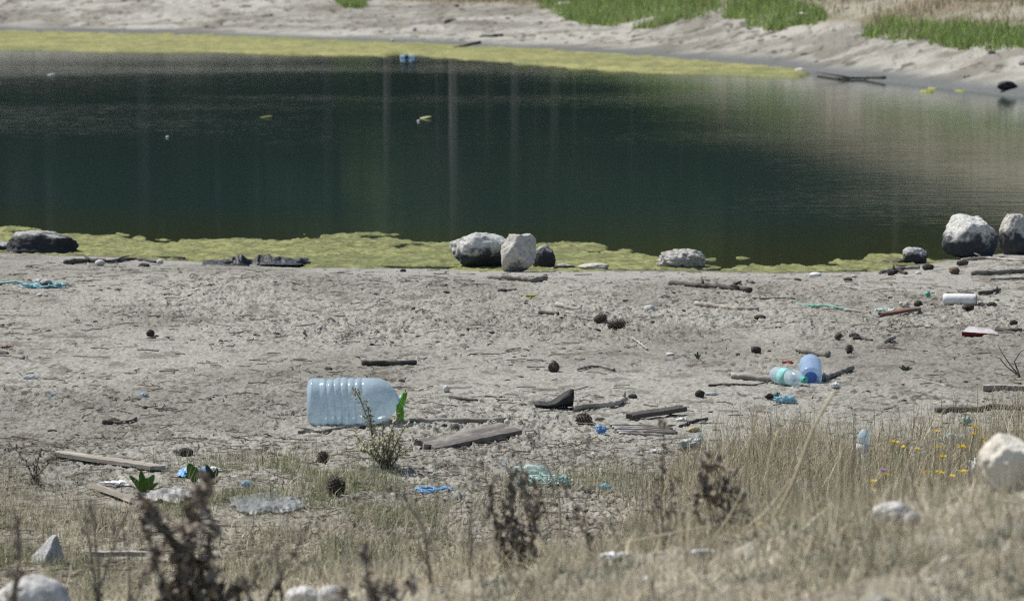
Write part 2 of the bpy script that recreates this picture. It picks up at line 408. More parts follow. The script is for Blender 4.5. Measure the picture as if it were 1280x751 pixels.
# ------------------------------------------------------------------ algae mats (stuff)
def algae(name, label, xs, yy, maskf, hgt, cols, s, lift=.0, holes=0):
    YY, XX = np.meshgrid(yy, xs, indexing='ij'); x = XX.ravel(); y = YY.ravel()
    mk = maskf(x, y)
    z = WZ - .03 + ss(-.03, .16, mk)*(.030+lift + hgt*(fb2(x*s, y*s, 4, 90)) + hgt*.6*ss(.5, .7, fb2(x*s*2.3, y*s*2.3, 3, 91)))
    z = z - holes*ss(.50, .62, fb2(x*5.5, y*3, 4, 88))*ss(.55, .0, mk)*.05
    t = ss(.3, .7, fb2(x*s*.8, y*s*.8, 4, 92))[:, None]; t2 = (ss(.56, .7, fb2(x*s*1.7+4, y*s*1.3, 4, 93))*.75)[:, None]
    c = np.array(cols[0])*(1-t)+np.array(cols[1])*t; c = c*(1-t2)+np.array(cols[2])*t2
    t3 = (ss(.52, .66, fb2(x*.9, y*1.4, 3, 94))*.55)[:, None]; c = c*(1-t3)+np.array(cols[3])*t3
    Fc = gridfaces(len(yy), len(xs)); keep = (mk[Fc] > -.12).any(1); Fc = Fc[keep]
    used, inv = np.unique(Fc, return_inverse=True)
    me = mesh_np(name, np.stack([x, y, z], 1)[used], inv.reshape(Fc.shape), c[used])
    return tag(link(name, me, m_algae), label, 'algae', kind='stuff')
def mask_near(x, y):
    px = 640+4800*x/y
    row = np.interp(px, [-200, 0, 150, 400, 560, 690, 820, 900, 1000, 1060, 1090, 1160, 1200, 1290], [283, 285, 288, 292, 296, 300, 308, 318, 325, 317, 307, 312, 322, 336])
    yo = 4800*1.655/(row+90)
    m = (yo-y)*1.0
    blob = fb2(x*3.2, y*1.6, 3, 95)
    m2 = m + (blob-.5)*1.3
    # thinning on the right: broken patches
    thin = ss(760, 900, px)*.40
    m2 = m2 - thin*ss(.40, .60, fb2(x*2.4+7, y*2.2, 3, 96))*1.2
    isl = np.where((m > -1.0) & (m < .3), ss(.62, .74, fb2(x*2.6+3, y*3.6, 3, 97))*.2-.1-.08*ss(-.3,-1,m), -1)
    return np.minimum(np.maximum(m2, isl), (y-y_near(x)+.30+.10*(fb2(x*5, y*3, 3, 87)-.5))*1.2)
algae('near_algae_mat', 'yellow green algae mat floating along the near shore', np.arange(-3.4, 3.5, .014), np.arange(17.9, 22.6, .016), mask_near, .009,
      [(.18, .188, .078), (.30, .30, .125), (.125, .118, .065), (.15, .165, .07)], 19, lift=-.001, holes=1)
def mask_far(x, y):
    px = 640+4800*x/y
    row = np.interp(px, [-200, 0, 250, 480, 500, 530, 800, 1000, 1030, 1100], [58, 60.5, 65, 68.5, 67, 69.5, 88, 96, 91, 80])
    yo = 4800*1.655/(row+90)
    return (y-yo)*.5 + (fb2(x*1.1, y*.7, 3, 98)-.5)*.7 - np.where(px > 1010, 2, 0)
algae('far_algae_mat', 'yellow algae band along the far bank', np.arange(-9.5, 4.6, .045), np.arange(42, 62.8, .06), mask_far, .03,
      [(.28, .27, .115), (.35, .33, .145), (.22, .215, .11), (.19, .21, .09)], 3.2)
def mask_fr(x, y):
    px = 640+4800*x/y
    return np.where((px > 1150) & (px < 1215), ss(.45, .6, fb2(x*5, y*2, 2, 99))*.5-.25, -1)*1.0 + np.where(px > 1235, .5, 0) - np.where(np.abs(y-4800*1.655/(np.interp(px, [1150, 1215, 1280], [111, 112, 118])+90)) > .5, 1.2, 0)
algae('shore_algae_patch', 'small green algae patch at the right end of the far bank', np.arange(4, 6, .03), np.arange(36, 42, .04), mask_fr, .02,
      [(.30, .30, .10), (.36, .36, .13), (.2, .2, .09), (.22, .26, .09)], 3.2)

# ------------------------------------------------------------------ grass (stuff)
def blades(name, label, P, hgt, wid, lean, cols, curl=.5, cat='grass', flat=0.0, seed=1):
    r = np.random.default_rng(seed); n = len(P); h = r.uniform(hgt[0], hgt[1], n)*r.uniform(.6, 1, n)
    az = r.uniform(0, 2*np.pi, n); le = np.abs(r.normal(0, lean, n))
    if flat: fl = r.random(n) < flat; le = np.where(fl, r.uniform(1.0, 1.5, n), le)
    wv = r.uniform(wid[0], wid[1], n); fa = az+np.pi/2+r.normal(0, .5, n)
    segs = 4; V = np.zeros((n, segs*2, 3)); pos = P.copy()
    crook = r.uniform(.1, .7, n)
    for k in range(segs):
        t = k/(segs-1); ww = wv*(1-.85*t)
        V[:, 2*k] = pos-np.stack([np.cos(fa)*ww/2, np.sin(fa)*ww/2, 0*ww], 1)
        V[:, 2*k+1] = pos+np.stack([np.cos(fa)*ww/2, np.sin(fa)*ww/2, 0*ww], 1)
        a = np.minimum(le*(1+curl*t*2), 1.75); st = h/(segs-1)
        az = az + r.normal(0, 1, n)*crook; le = np.abs(le + r.normal(0, .5, n)*crook)
        pos = pos+np.stack([np.sin(a)*np.cos(az)*st, np.sin(a)*np.sin(az)*st, np.cos(a)*st], 1)
    base = (np.arange(n)*segs*2)[:, None, None]
    q = np.array([[2*k, 2*k+1, 2*k+3, 2*k+2] for k in range(segs-1)])[None]
    Fc = (base+q).reshape(-1, 4)
    ci = r.choice(len(cols), n, p=[c[3] for c in cols]); cc = np.array([c[:3] for c in cols])[ci]*r.uniform(.7, 1.25, (n, 1))
    col = np.repeat(cc[:, None, :], segs*2, 1); 
    me = mesh_np(name, V.reshape(-1, 3), Fc, col.reshape(-1, 3))
    return tag(link(name, me, m_grass), label, cat, kind='stuff')
def scatter(n, u0, u1, y0, y1, dens, seed):
    """random ground points inside a wedge, kept with probability dens(x, y)"""
    r = np.random.default_rng(seed); y = np.sqrt(r.uniform(y0**2, y1**2, n)); x = r.uniform(u0, u1, n)*y
    k = r.random(n) < dens(x, y); x = x[k]; y = y[k]
    return np.stack([x, y, zbase(x, y)+crumb(x, y)-.004], 1)
def pxrow(x, y, z=None):
    z = zbase(x, y) if z is None else z
    return 640+4800*x/y, (CAMZ-z)/y*4800-90
DRY = [(.56, .50, .365, .38), (.41, .36, .26, .28), (.17, .14, .10, .14), (.21, .25, .13, .20)]
GREEN = [(.17, .23, .10, .5), (.27, .30, .15, .25), (.42, .37, .24, .25)]
def dn_left(x, y):
    px, row = pxrow(x, y); e = 600 + 22*np.sin(px/70.)+60*(fb2(x*2.2, y*1.4, 3, 101)-.5)
    e = np.where(px > 820, e-np.clip((px-820)*.9, 0, 90), e)
    return ss(e-30, e+35, row)*(.06+.94*ss(.42, .60, fb2(x*5, y*3.0, 4, 102)))
blades('mixed_short_grass', 'short half dry grass below the beach in the foreground', scatter(150000, -.25, .20, 8.1, 11.6, dn_left, 11), (.02, .085), (.0014, .0032), .75, DRY+[], .6, flat=.2, seed=3)
blades('green_short_grass', 'low green grass tufts among the dry grass', scatter(110000, -.16, .16, 8.1, 11.4, lambda x, y: np.minimum(1, 1.4*dn_left(x, y))*ss(.42, .54, fb2(x*2.5+9, y*2, 3, 103))*ss(.06, -.02, x/y), 12), (.025, .06), (.0012, .0028), .5, GREEN, .5, seed=4)
def dn_right(x, y):
    px, row = pxrow(x, y)
    e = np.interp(px, [700, 790, 880, 950, 1280], [690, 625, 570, 540, 522]) + 30*(fb2(x*3, y*2, 2, 105)-.5)
    return ss(e-18, e+45, row)*ss(760, 900, px)*(.15+.85*ss(.38, .58, fb2(x*6, y*3.5, 4, 106)))
blades('tall_dry_grass', 'tall dry straw coloured grass on the right in front of the beach', scatter(180000, .0, .27, 7.6, 12.8, dn_right, 13), (.04, .18), (.0012, .0032), .6, [(.60, .53, .385, .38), (.44, .375, .265, .31), (.17, .135, .10, .18), (.20, .24, .12, .13)], .7, flat=.12, seed=5)
blades('broken_straws', 'thick pale broken straws tangled in the tall dry grass', scatter(13500, -.03, .27, 7.4, 12.0, dn_right, 131), (.07, .21), (.0024, .0046), .75, [(.68, .63, .49, .6), (.52, .47, .34, .4)], .3, flat=.15, seed=51)
blades('pale_straw_tangle', 'bent pale straws scattered over the short grass', scatter(9000, -.16, .12, 8.1, 11.4, dn_left, 132), (.05, .13), (.0018, .0034), .9, [(.66, .61, .48, .6), (.50, .46, .34, .4)], .3, flat=.35, seed=52)
# mound in front: straw, litter and grey green tufts
blades('mound_straw', 'matted dry straw on the mound in the front', scatter(150000, -.26, .30, 4.6, 8.3, lambda x, y: .03+.97*ss(.46, .58, fb2(x*5, y*4, 4, 107)), 14), (.02, .085), (.0014, .0042), .9, [(.64, .57, .43, .44), (.50, .44, .32, .33), (.2, .165, .12, .13), (.23, .27, .18, .10)], .6, flat=.6, seed=6)
blades('mound_grey_green_tufts', 'blurred grey green leafy tufts on the mound in the front', scatter(26000, -.05, .16, 4.9, 6.9, lambda x, y: ss(.56, .66, fb2(x*6+2, y*4, 2, 108)), 15), (.015, .035), (.002, .004), .6, [(.13, .17, .125, .6), (.18, .21, .16, .4)], .5, seed=8)
blades('lip_dry_grass', 'thin dry grass standing along the edge of the mound', scatter(30000, -.02, .16, 5.6, 7.9, lambda x, y: .3*ss(.4, .6, fb2(x*9, y*9, 2, 109)), 16), (.04, .12), (.0009, .002), .35, DRY, .5, seed=9)
blades('mound_long_straws', 'long bent straws lying across the mound in the front', scatter(15500, -.26, .30, 4.7, 8.2, lambda x, y: .15+.85*ss(.42, .6, fb2(x*4, y*4, 3, 140)), 141), (.05, .16), (.0020, .0044), .9, [(.74, .67, .50, .6), (.50, .44, .32, .25), (.2, .16, .12, .15)], .35, flat=.35, seed=61)
blades('dark_thatch', 'dark dead thatch between the dry grass clumps', scatter(26000, -.16, .16, 7.4, 12.0, lambda x, y: np.maximum(dn_left(x, y), dn_right(x, y))*ss(.5, .6, fb2(x*6+4, y*4, 3, 142)), 143), (.02, .07), (.0015, .003), 1.0, [(.13, .105, .08, .6), (.08, .065, .05, .4)], .4, flat=.3, seed=62)
# sparse tufts on the beach
def dn_tuft(x, y): return ss(.70, .76, fb2(x*4.2, y*3.2, 2, 110))*ss(18, 15, y)*.5 + ss(12.2, 10.8, y)*.05
blades('beach_tufts', 'sparse tiny grass tufts on the bare silt', scatter(30000, -.15, .15, 10.5, 18, dn_tuft, 17), (.012, .035), (.0012, .0025), .7, [(.16, .16, .10, .4), (.2, .17, .11, .4), (.10, .13, .06, .2)], .4, seed=10)
# far bank
def far_patch(x, y, c, rx, ry): 
    px, row = pxrow(x, y); return ((px-c[0])/rx)**2+((row-c[1])/ry)**2
def dn_fargreen(x, y):
    px, row = pxrow(x, y); n = 1.9*(fb2(x*1.6, y*.8, 4, 111)-.5)
    v = np.zeros_like(x)
    for cx, cy, rx, ry in [(775, 8, 84, 25), (850, 6, 44, 24), (740, 16, 40, 14), (960, 14, 52, 24), (1118, 40, 36, 11), (1150, 38, 26, 9), (1200, 47, 34, 12), (1250, 51, 34, 11), (1278, 50, 16, 12), (440, -2, 24, 11), (1000, 22, 30, 12)]:
        v = np.maximum(v, ss(1.25, .8, ((px-cx)/rx)**2+((row-cy)/ry)**2+n))
    return v*(.35+.65*ss(.35, .55, fb2(x*2.5, y*1.2, 2, 112)))
blades('far_green_grass', 'lush green grass clumps on the far bank', scatter(760000, -.06, .15, 36, 72, dn_fargreen, 18), (.06, .24), (.010, .020), .45, [(.24, .35, .10, .44), (.34, .44, .15, .28), (.14, .21, .09, .16), (.42, .38, .22, .12)], .5, seed=11)
def dn_fardry(x, y):
    px, row = pxrow(x, y); d = y-y_far(x)
    edge = np.interp(x, [-10, -3, 1, 3, 5, 7, 12], [13.0, 13.0, 10.6, 7.6, 5.8, 4.6, 4])
    return ss(edge, edge+1.6, d+2.6*(fb2(x*.9, y*.6, 3, 113)-.5))*(.2+.8*ss(.42, .6, fb2(x*1.8, y*1.1, 3, 114)))*ss(80, 60, y)
blades('far_dry_grass', 'dry tan grass on the slope above the far bank', scatter(190000, -.16, .18, 38, 80, dn_fardry, 19), (.08, .26), (.006, .013), .35, [(.40, .32, .21, .45), (.29, .23, .15, .3), (.20, .21, .11, .25)], .5, seed=12)

# ------------------------------------------------------------------ loose clods, chips and twigs (stuff)
def pebbles(name, label, P, smin, smax, cols, seed, flat=.55, cat='clods', m=None):
    r = np.random.default_rng(seed); V0, F0 = ico(1 if len(P) > 12000 else 2); n = len(P)
    s = smin*(smax/smin)**(r.random(n)**2.2); V = V0[None]*np.ones((n, 1, 1))
    off = r.uniform(0, 50, (n, 1, 3)); nv = fb3((V0[None]*1.7+off).reshape(-1, 3), 2, seed).reshape(n, -1, 1)
    V = V*(.55+.9*nv); sc_ = np.stack([s*r.uniform(.7, 1.5, n), s*r.uniform(.7, 1.5, n), s*flat*r.uniform(.6, 1.3, n)], 1)
    a = r.uniform(0, 6.28, n); V = V*sc_[:, None, :]
    c, q = np.cos(a)[:, None], np.sin(a)[:, None]
    V = np.stack([V[..., 0]*c-V[..., 1]*q, V[..., 0]*q+V[..., 1]*c, V[..., 2]], -1)+P[:, None, :]+np.stack([0*s, 0*s, s*flat*.25], 1)[:, None]
    Fc = (np.arange(n)[:, None, None]*len(V0)+F0[None]).reshape(-1, 3)
    ci = r.choice(len(cols), n, p=[k[3] for k in cols]); cc = np.array([k[:3] for k in cols])[ci]*r.uniform(.75, 1.2, (n, 1))
    me = mesh_np(name, V.reshape(-1, 3), Fc, np.repeat(cc[:, None], len(V0), 1).reshape(-1, 3), smooth=False)
    return tag(link(name, me, m or m_ground), label, cat, kind='stuff')
pebbles('silt_clods', 'grey crumbs of dried silt strewn over the beach', scatter(76000, -.19, .19, 9.2, 18.2, lambda x, y: .15+.85*ss(.42, .6, fb2(x*1.6, y*1.2, 3, 120)), 21), .0020, .0085, [(.29, .285, .26, .6), (.22, .21, .185, .4)], 31)
pebbles('dark_crumbs', 'dark organic crumbs and dung bits on the silt', scatter(7000, -.15, .15, 9.2, 18.2, lambda x, y: .15+.85*ss(.45, .62, fb2(x*1.3+5, y*1.0, 3, 121)), 22), .003, .013, [(.07, .062, .052, .7), (.12, .10, .08, .3)], 32)
pebbles('mound_chips', 'small pale stones among the straw of the mound', scatter(1500, -.15, .15, 4.7, 8.0, lambda x, y: .4+0*x, 23), .002, .007, [(.4, .38, .34, .6), (.2, .18, .15, .4)], 33)
pebbles('far_bank_clods', 'clods and small debris on the far bank', scatter(2600, -.15, .16, 39, 68, lambda x, y: ss(.6, 2, y-y_far(x))*.4, 24), .012, .05, [(.15, .14, .12, .4), (.34, .34, .32, .6)], 34)
def twigs(name, label, P, l0, l1, r0, cols, seed):
    r = np.random.default_rng(seed); n = len(P); L_ = r.uniform(l0, l1, n); a = r.uniform(0, 6.28, n); rr = r0*r.uniform(.5, 1.4, n)
    D_ = np.stack([np.cos(a), np.sin(a), r.normal(0, .10, n)], 1); S = np.stack([-np.sin(a), np.cos(a), 0*a], 1); b = r.normal(0, .10, n)
    V = np.zeros((n, 9, 3))
    for k, t in enumerate((-.5, 0, .5)):
        c = P+D_*(L_*t)[:, None]+S*((b*L_)*(1-4*t*t))[:, None]; c[:, 2] = zbase(c[:, 0], c[:, 1])+crumb(c[:, 0], c[:, 1])+rr*1.3+.002
        for j in range(3):
            an = j*2.094+1.57; V[:, k*3+j] = c+S*(np.cos(an)*rr)[:, None]+np.array([0, 0, 1])*(np.sin(an)*rr)[:, None]
    q = np.array([[k*3+j, k*3+(j+1) % 3, k*3+3+(j+1) % 3, k*3+3+j] for k in range(2) for j in range(3)])
    Fc = (np.arange(n)[:, None, None]*9+q[None]).reshape(-1, 4)
    ci = r.choice(len(cols), n, p=[k[3] for k in cols]); cc = np.array([k[:3] for k in cols])[ci]*r.uniform(.75, 1.2, (n, 1))
    me = mesh_np(name, V.reshape(-1, 3), Fc, np.repeat(cc[:, None], 9, 1).reshape(-1, 3))
    return tag(link(name, me, m_grass), label, 'twigs', kind='stuff')
twigs('beach_litter', 'tiny twigs and dry stems strewn over the silt', scatter(4000, -.19, .19, 9.2, 18.4, lambda x, y: .2+.8*ss(.45, .6, fb2(x*1.1+2, y*.9, 3, 122)), 25), .015, .09, .0019, [(.13, .115, .095, .55), (.22, .20, .16, .3), (.36, .33, .27, .15)], 41)
twigs('grass_litter', 'dead stems and bits of litter among the grass', scatter(9000, -.15, .15, 8.2, 12.0, lambda x, y: .6+0*x, 26), .02, .09, .0014, [(.12, .10, .08, .35), (.26, .23, .17, .35), (.40, .37, .30, .3)], 42)

# ------------------------------------------------------------------ trees beyond the pond (seen mirrored in the water)
m_bark = mat('pale_pine_bark', (.17, .165, .155), (.10, .09, .085), 9, .9, .6, 14, stretch=(1, 1, .35), bdist=.03)
m_need = mat('pine_needles', (.045, .075, .034), (.024, .046, .024), 2.5, .8, spec=.15)
m_leafl = mat('light_foliage', (.15, .20, .08), (.09, .13, .05), 2.5, .8, spec=.15, transl=.3)
def leafcloud(name, centres, rads, n, size, seed):
    r = np.random.default_rng(seed); c = np.array(centres); rd = np.array(rads)
    i = r.choice(len(c), n, p=rd**2/np.sum(rd**2)); d = r.normal(size=(n, 3)); d /= np.linalg.norm(d, axis=1)[:, None]
    p = c[i]+d*(rd[i]*r.random(n)**.45)[:, None]*np.array([1, 1, .6])
    a = r.normal(size=(n, 3)); a /= np.linalg.norm(a, axis=1)[:, None]; b = np.cross(a, r.normal(size=(n, 3))); b /= np.linalg.norm(b, axis=1)[:, None]
    s = size*r.uniform(.5, 1.3, n)[:, None]
    V = np.stack([p-a*s, p-b*s*.4, p+a*s, p+b*s*.4], 1)
    return mesh_np(name, V.reshape(-1, 3), np.arange(4*n).reshape(-1, 4), smooth=False)
def tree(label, seed, H, bole, spread, leaf, lm, group, nleaf=5200, bw=.15):
    r = random.Random(seed); root = empty('pine_tree', (0, 0, 0)); tag(root, label, 'tree', group)
    mb = MB(); bend = [(.12*math.sin(k*.8+seed)*k/6, .1*math.cos(k*.7+seed)*k/6, H*k/6-.3*(k == 0)) for k in range(7)]
    mb.tube(bend, [bw*(1-.12*k)*H/9 for k in range(7)], 10, .15)
    cs = []; rs = []
    for k in range(26):
        t = r.random(); z = bole+(H-bole)*t; R_ = spread*(1-.75*t)*r.uniform(.5, 1); a = r.uniform(0, 6.28)
        e = (math.cos(a)*R_, math.sin(a)*R_, z+.15*R_); b0 = (0, 0, z-.35*R_)
        mb.tube([b0, tuple((np.array(b0)+np.array(e))/2+np.array([0, 0, .08])), e], [.05, .035, .012], 5)
        cs.append(e); rs.append(r.uniform(.45, .95)*spread*.42)
    cs.append((0, 0, H)); rs.append(spread*.3)
    link('trunk', mb.mesh('trunk'), m_bark, root)
    link('crown', leafcloud('crown', cs, rs, nleaf, leaf, seed), lm, root)
    return root
def copy_tree(o, parent=None):
    c = o.copy(); COL.objects.link(c)
    if parent: c.parent = parent
    for ch in list(o.children): copy_tree(ch, c)
    return c
g1 = 'tall pines with pale boles beyond the pond'; g2 = 'dark dense pines behind the pond'
pine = tree('tall pine with a pale bare trunk beyond the pond, mirrored in the water', 3, 10.5, 3.1, 2.6, .16, m_need, g1, bw=.085)
dense = tree('dense dark pine with foliage down to the ground, mirrored in the water', 5, 9.0, .25, 2.6, .17, m_need, g2, 9000)
dense2 = tree('dense dark pine with foliage down to the ground, mirrored in the water', 8, 11.0, .4, 3.0, .18, m_need, g2, 9000)
def place(proto, first, x, y, rz, s):
    o = proto if first else copy_tree(proto); o.location = (x, y, float(zbase(x, y))-.05); o.rotation_euler = (0, 0, rz); o.scale = (s, s, s); return o
rt = random.Random(4); 
def pd(px, D): return (px-640)/4800*D
used = {}
for (px, D) in [(484, 84), (566, 77), (644, 79), (694, 84), (272, 88), (975, 88), (1120, 86)]:
    place(pine, 'p' not in used, pd(px, D), D, rt.uniform(0, 6), rt.uniform(.9, 1.1)); used['p'] = 1
k = 0
for D, step, off in ((88, 2.1, 0), (92, 2.4, 1.1), (98, 2.8, .4)):
    x = -19+off
    while x < 21:
        pr = (dense, dense2)[k % 2]
        place(pr, k < 2, x+rt.uniform(-.4, .4), D+rt.uniform(-1.5, 1.5)+.12*abs(x), rt.uniform(0, 6), rt.uniform(.85, 1.2)); x += step; k += 1
bush = tree('light green broadleaf bush growing under the pines, mirrored in the water', 12, 5.2, 2.9, 1.9, .11, m_leafl, 'light green bushes under the pines', 5000, bw=.03)
bush.name = 'leafy_bush'
for j, (px, D, s) in enumerate([(545, 79, .95), (610, 80, 1.05), (720, 79, 1.0), (790, 80, .92), (668, 80, .9), (850, 81, .85)]):
    o = place(bush, j == 0, pd(px, D), D, j*1.3, s)
# ------------------------------------------------------------------ things: rocks
def rock(label, px, row, wpx, hpx, depth, m, seed, cuts=14, rough=.06, boxy=0, sink=.12, rz=0, name='rock', cat='rock', sub=5, D=None, sharp=.78, group=None, dz=0, planes=()):
    """row is the lower edge of the rock in the photograph, wpx x hpx its size there"""
    if D is None: x, y, z = G(px, row)
    else: x, y, z = at(px, row, D); z = gz(x, y)
    k = y/4800.; W = wpx*k; H = hpx*k/(1-sink); V, Fc = rocky(seed, (W, W*depth, H), sub, cuts, rough, boxy, sharp, planes)
    V[:, 2] += H/2
    me = mesh_np(name, V, Fc)
    y2 = y+W*depth*.42
    o = link(name, me, m, None, (x*(y2/y), y2, max(WZ-.02, float(zbase(x, y2)))-H*sink+dz), (0, 0, rz)); tag(o, label, cat, group); return o
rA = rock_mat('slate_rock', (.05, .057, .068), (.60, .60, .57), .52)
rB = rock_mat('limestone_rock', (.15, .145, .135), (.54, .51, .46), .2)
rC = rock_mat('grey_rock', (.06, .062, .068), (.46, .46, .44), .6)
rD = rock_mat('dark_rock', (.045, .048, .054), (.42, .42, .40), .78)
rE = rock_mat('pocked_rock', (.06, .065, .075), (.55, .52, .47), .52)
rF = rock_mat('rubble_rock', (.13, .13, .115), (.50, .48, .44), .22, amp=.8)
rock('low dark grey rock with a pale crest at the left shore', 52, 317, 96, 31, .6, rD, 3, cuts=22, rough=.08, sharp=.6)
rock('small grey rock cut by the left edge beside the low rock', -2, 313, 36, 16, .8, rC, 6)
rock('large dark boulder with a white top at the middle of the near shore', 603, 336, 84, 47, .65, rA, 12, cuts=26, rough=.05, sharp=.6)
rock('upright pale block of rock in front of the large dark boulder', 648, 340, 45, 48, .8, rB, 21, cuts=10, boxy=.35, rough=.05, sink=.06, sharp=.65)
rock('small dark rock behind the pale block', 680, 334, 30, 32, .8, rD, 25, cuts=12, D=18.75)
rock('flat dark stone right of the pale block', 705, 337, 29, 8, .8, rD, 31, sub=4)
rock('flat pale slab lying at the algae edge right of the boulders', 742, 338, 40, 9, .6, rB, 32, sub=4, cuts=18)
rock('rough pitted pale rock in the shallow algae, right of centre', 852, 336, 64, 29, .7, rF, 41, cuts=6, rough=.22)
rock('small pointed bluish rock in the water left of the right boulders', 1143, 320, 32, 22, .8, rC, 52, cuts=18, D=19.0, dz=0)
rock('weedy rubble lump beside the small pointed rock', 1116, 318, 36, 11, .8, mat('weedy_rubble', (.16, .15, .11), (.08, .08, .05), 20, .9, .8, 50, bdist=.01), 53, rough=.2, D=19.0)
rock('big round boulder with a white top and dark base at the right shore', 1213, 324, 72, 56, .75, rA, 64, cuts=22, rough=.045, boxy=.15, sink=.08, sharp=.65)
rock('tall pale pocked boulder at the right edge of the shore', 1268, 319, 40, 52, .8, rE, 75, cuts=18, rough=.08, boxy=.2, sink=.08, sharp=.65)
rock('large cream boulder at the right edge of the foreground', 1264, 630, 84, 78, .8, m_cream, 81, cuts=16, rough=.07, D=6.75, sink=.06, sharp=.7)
rock('white lump of stone lying on the mound in the right foreground', 1115, 645, 52, 27, .8, m_white, 82, cuts=8, rough=.05, D=6.6, sink=.15, dz=-.004)
rock('smaller white stone touching the right side of the white lump', 1141, 646, 22, 18, .8, m_white, 83, cuts=8, D=6.55, sub=4, dz=-.004)
rock('pyramid shaped white stone in the left foreground grass', 59, 706, 44, 36, .8, mat('whitish_block', (.42, .43, .43), (.30, .30, .29), 20, .8, .5, 60), 95, cuts=3, rough=.035, sink=.05, planes=[((-.75, -.5, .5), .40), ((.95, -.3, .10), .36), ((.1, -.9, .25), .5), ((0, .8, .4), .4), ((0, 0, -1), .3)])
rock('big white rock cut by the bottom edge in the left corner', 42, 840, 100, 92, .8, m_white, 88, cuts=8, D=6.7, dz=.0, sink=.05)
rock('blurred white rock at the bottom edge left of centre', 378, 765, 48, 30, .8, m_white, 89, cuts=8, D=6.9)
rock('blurred pale rock beside the one at the bottom edge', 413, 764, 34, 34, .8, m_white, 90, cuts=10, D=6.8)
rock('blurred greenish grey stone at the bottom right', 1094, 744, 54, 44, .8, mat('grey_green_stone', (.36, .36, .30), (.25, .25, .20), 20, .9, .5), 91, cuts=8, D=5.45)
for i, (px, row, wp, hp, D, lab) in enumerate([
    (1185, 694, 18, 13, 5.9, 'bright white pebble on the mound at the right'),
    (1161, 716, 14, 11, 5.7, 'off white pebble below the bright one on the mound'),
    (1258, 693, 13, 9, 5.9, 'white pebble near the right edge of the mound'),
    (1271, 634, 12, 10, 6.6, 'white pebble in front of the cream boulder'),
    (812, 391, 15, 9, None, 'white stone alone on the beach below the pitted rock'),
    (838, 446, 12, 5, None, 'flat white chip on the beach right of the pale forked twig'),
    (558, 491, 9, 9, None, 'white chip on the silt right of the big bottle'),
    (634, 531, 8, 7, None, 'round white pebble at the end of the long stick'),
    (49, 371, 8, 4, None, 'tiny white chip below the left rope tangle'),
    (200, 330, 9, 6, None, 'small pale stone at the right end of the shoreline branch'),
    (125, 333, 13, 8, None, 'small grey stone in front of the shoreline branch'),
    (1160, 411, 8, 4, None, 'white chip on the beach below the white can'),
    (1000, 91, 14, 8, None, 'bright white stone at the right end of the far algae band'),
    (880, 91, 11, 4, 44.5, 'white scrap lying on the far algae band'),
    (706, 16, 26, 6, 62, 'pale flat stone at the left end of the far green grass'),
    (490, 53, 5, 4, None, 'tiny white speck of litter on the far bank above the algae'),
    (518, 39, 6, 5, None, 'tiny white pebble high on the far bank'),
    (1012, 21, 34, 4, None, 'long pale stone on the far bank between the grass clumps'),
    (1148, 344, 8, 5, None, 'small white pebble below the green shallows'),
    (575, 664, 9, 12, 9.1, 'white scrap in the grass left of the dark weeds'),
]):
    rock(lab, px, row, wp, hp, .8, m_white, 200+i, cuts=6, sub=3 if wp < 20 else 4, D=D, name='stone', cat='stone', sink=.1)
rock('jagged black rock at the water on the far right bank', 1259, 113, 26, 11, .6, m_black, 301, cuts=8, rough=.2, sub=4)
rock('brown lump of clay near the right boulders', 1193, 343, 14, 9, .8, mat('brown_clay', (.14, .10, .07), (.09, .07, .05), 30), 302, sub=4)
rock('dark lump lying under the big right boulder', 1203, 333, 16, 8, .8, m_blackalgae, 303, sub=4)
for i, (px, row, wp, hp, lab) in enumerate([
    (1160, 338, 15, 8, 'dark clod at the end of the reed stick near the shore'), (188, 421, 11, 9, 'dark clod alone on the left of the beach'),
    (285, 331, 14, 6, 'dark brown clod left of the black plastic sheet'), (180, 334, 14, 5, 'brown clod under the end of the shoreline branch'),
    (875, 497, 13, 9, 'black lump beside a grey scrap right of the dark board'), (1068, 423, 14, 6, 'dark clod behind the dark cone'),
    (852, 416, 0, 0, ''), (945, 441, 13, 8, 'round dark clod left of the pale log'), (950, 400, 16, 6, 'dark clod below the short log on the right beach'),
    (232, 572, 20, 12, 'rounded brown clod above the blue plastic scrap'), (1267, 407, 11, 7, 'dark clod behind the red carton'),
    (235, 270, 0, 0, ''), (504, 340, 8, 4, 'small dark clod in front of the large boulder'), (791, 499, 12, 6, 'black lump right of the pale split branch'),
    (622, 354, 22, 5, ''), (1148, 385, 12, 9, 'dark round clod behind the red and brown plank'), (1060, 352, 12, 5, 'dark clod on the right beach below the white cup'),
    (1210, 388, 16, 8, 'dark lump on the right beach under the white can'), (140, 530, 18, 7, 'black lump on the lower left silt'),
    (1158, 431, 0, 0, ''), (1240, 384, 14, 6, 'brown clod right of the white can')]):
    if wp and lab: rock(lab, px, row, wp, hp, .9, m_blackalgae, 320+i, cuts=6, rough=.15, sub=3, name='clod', cat='clod')

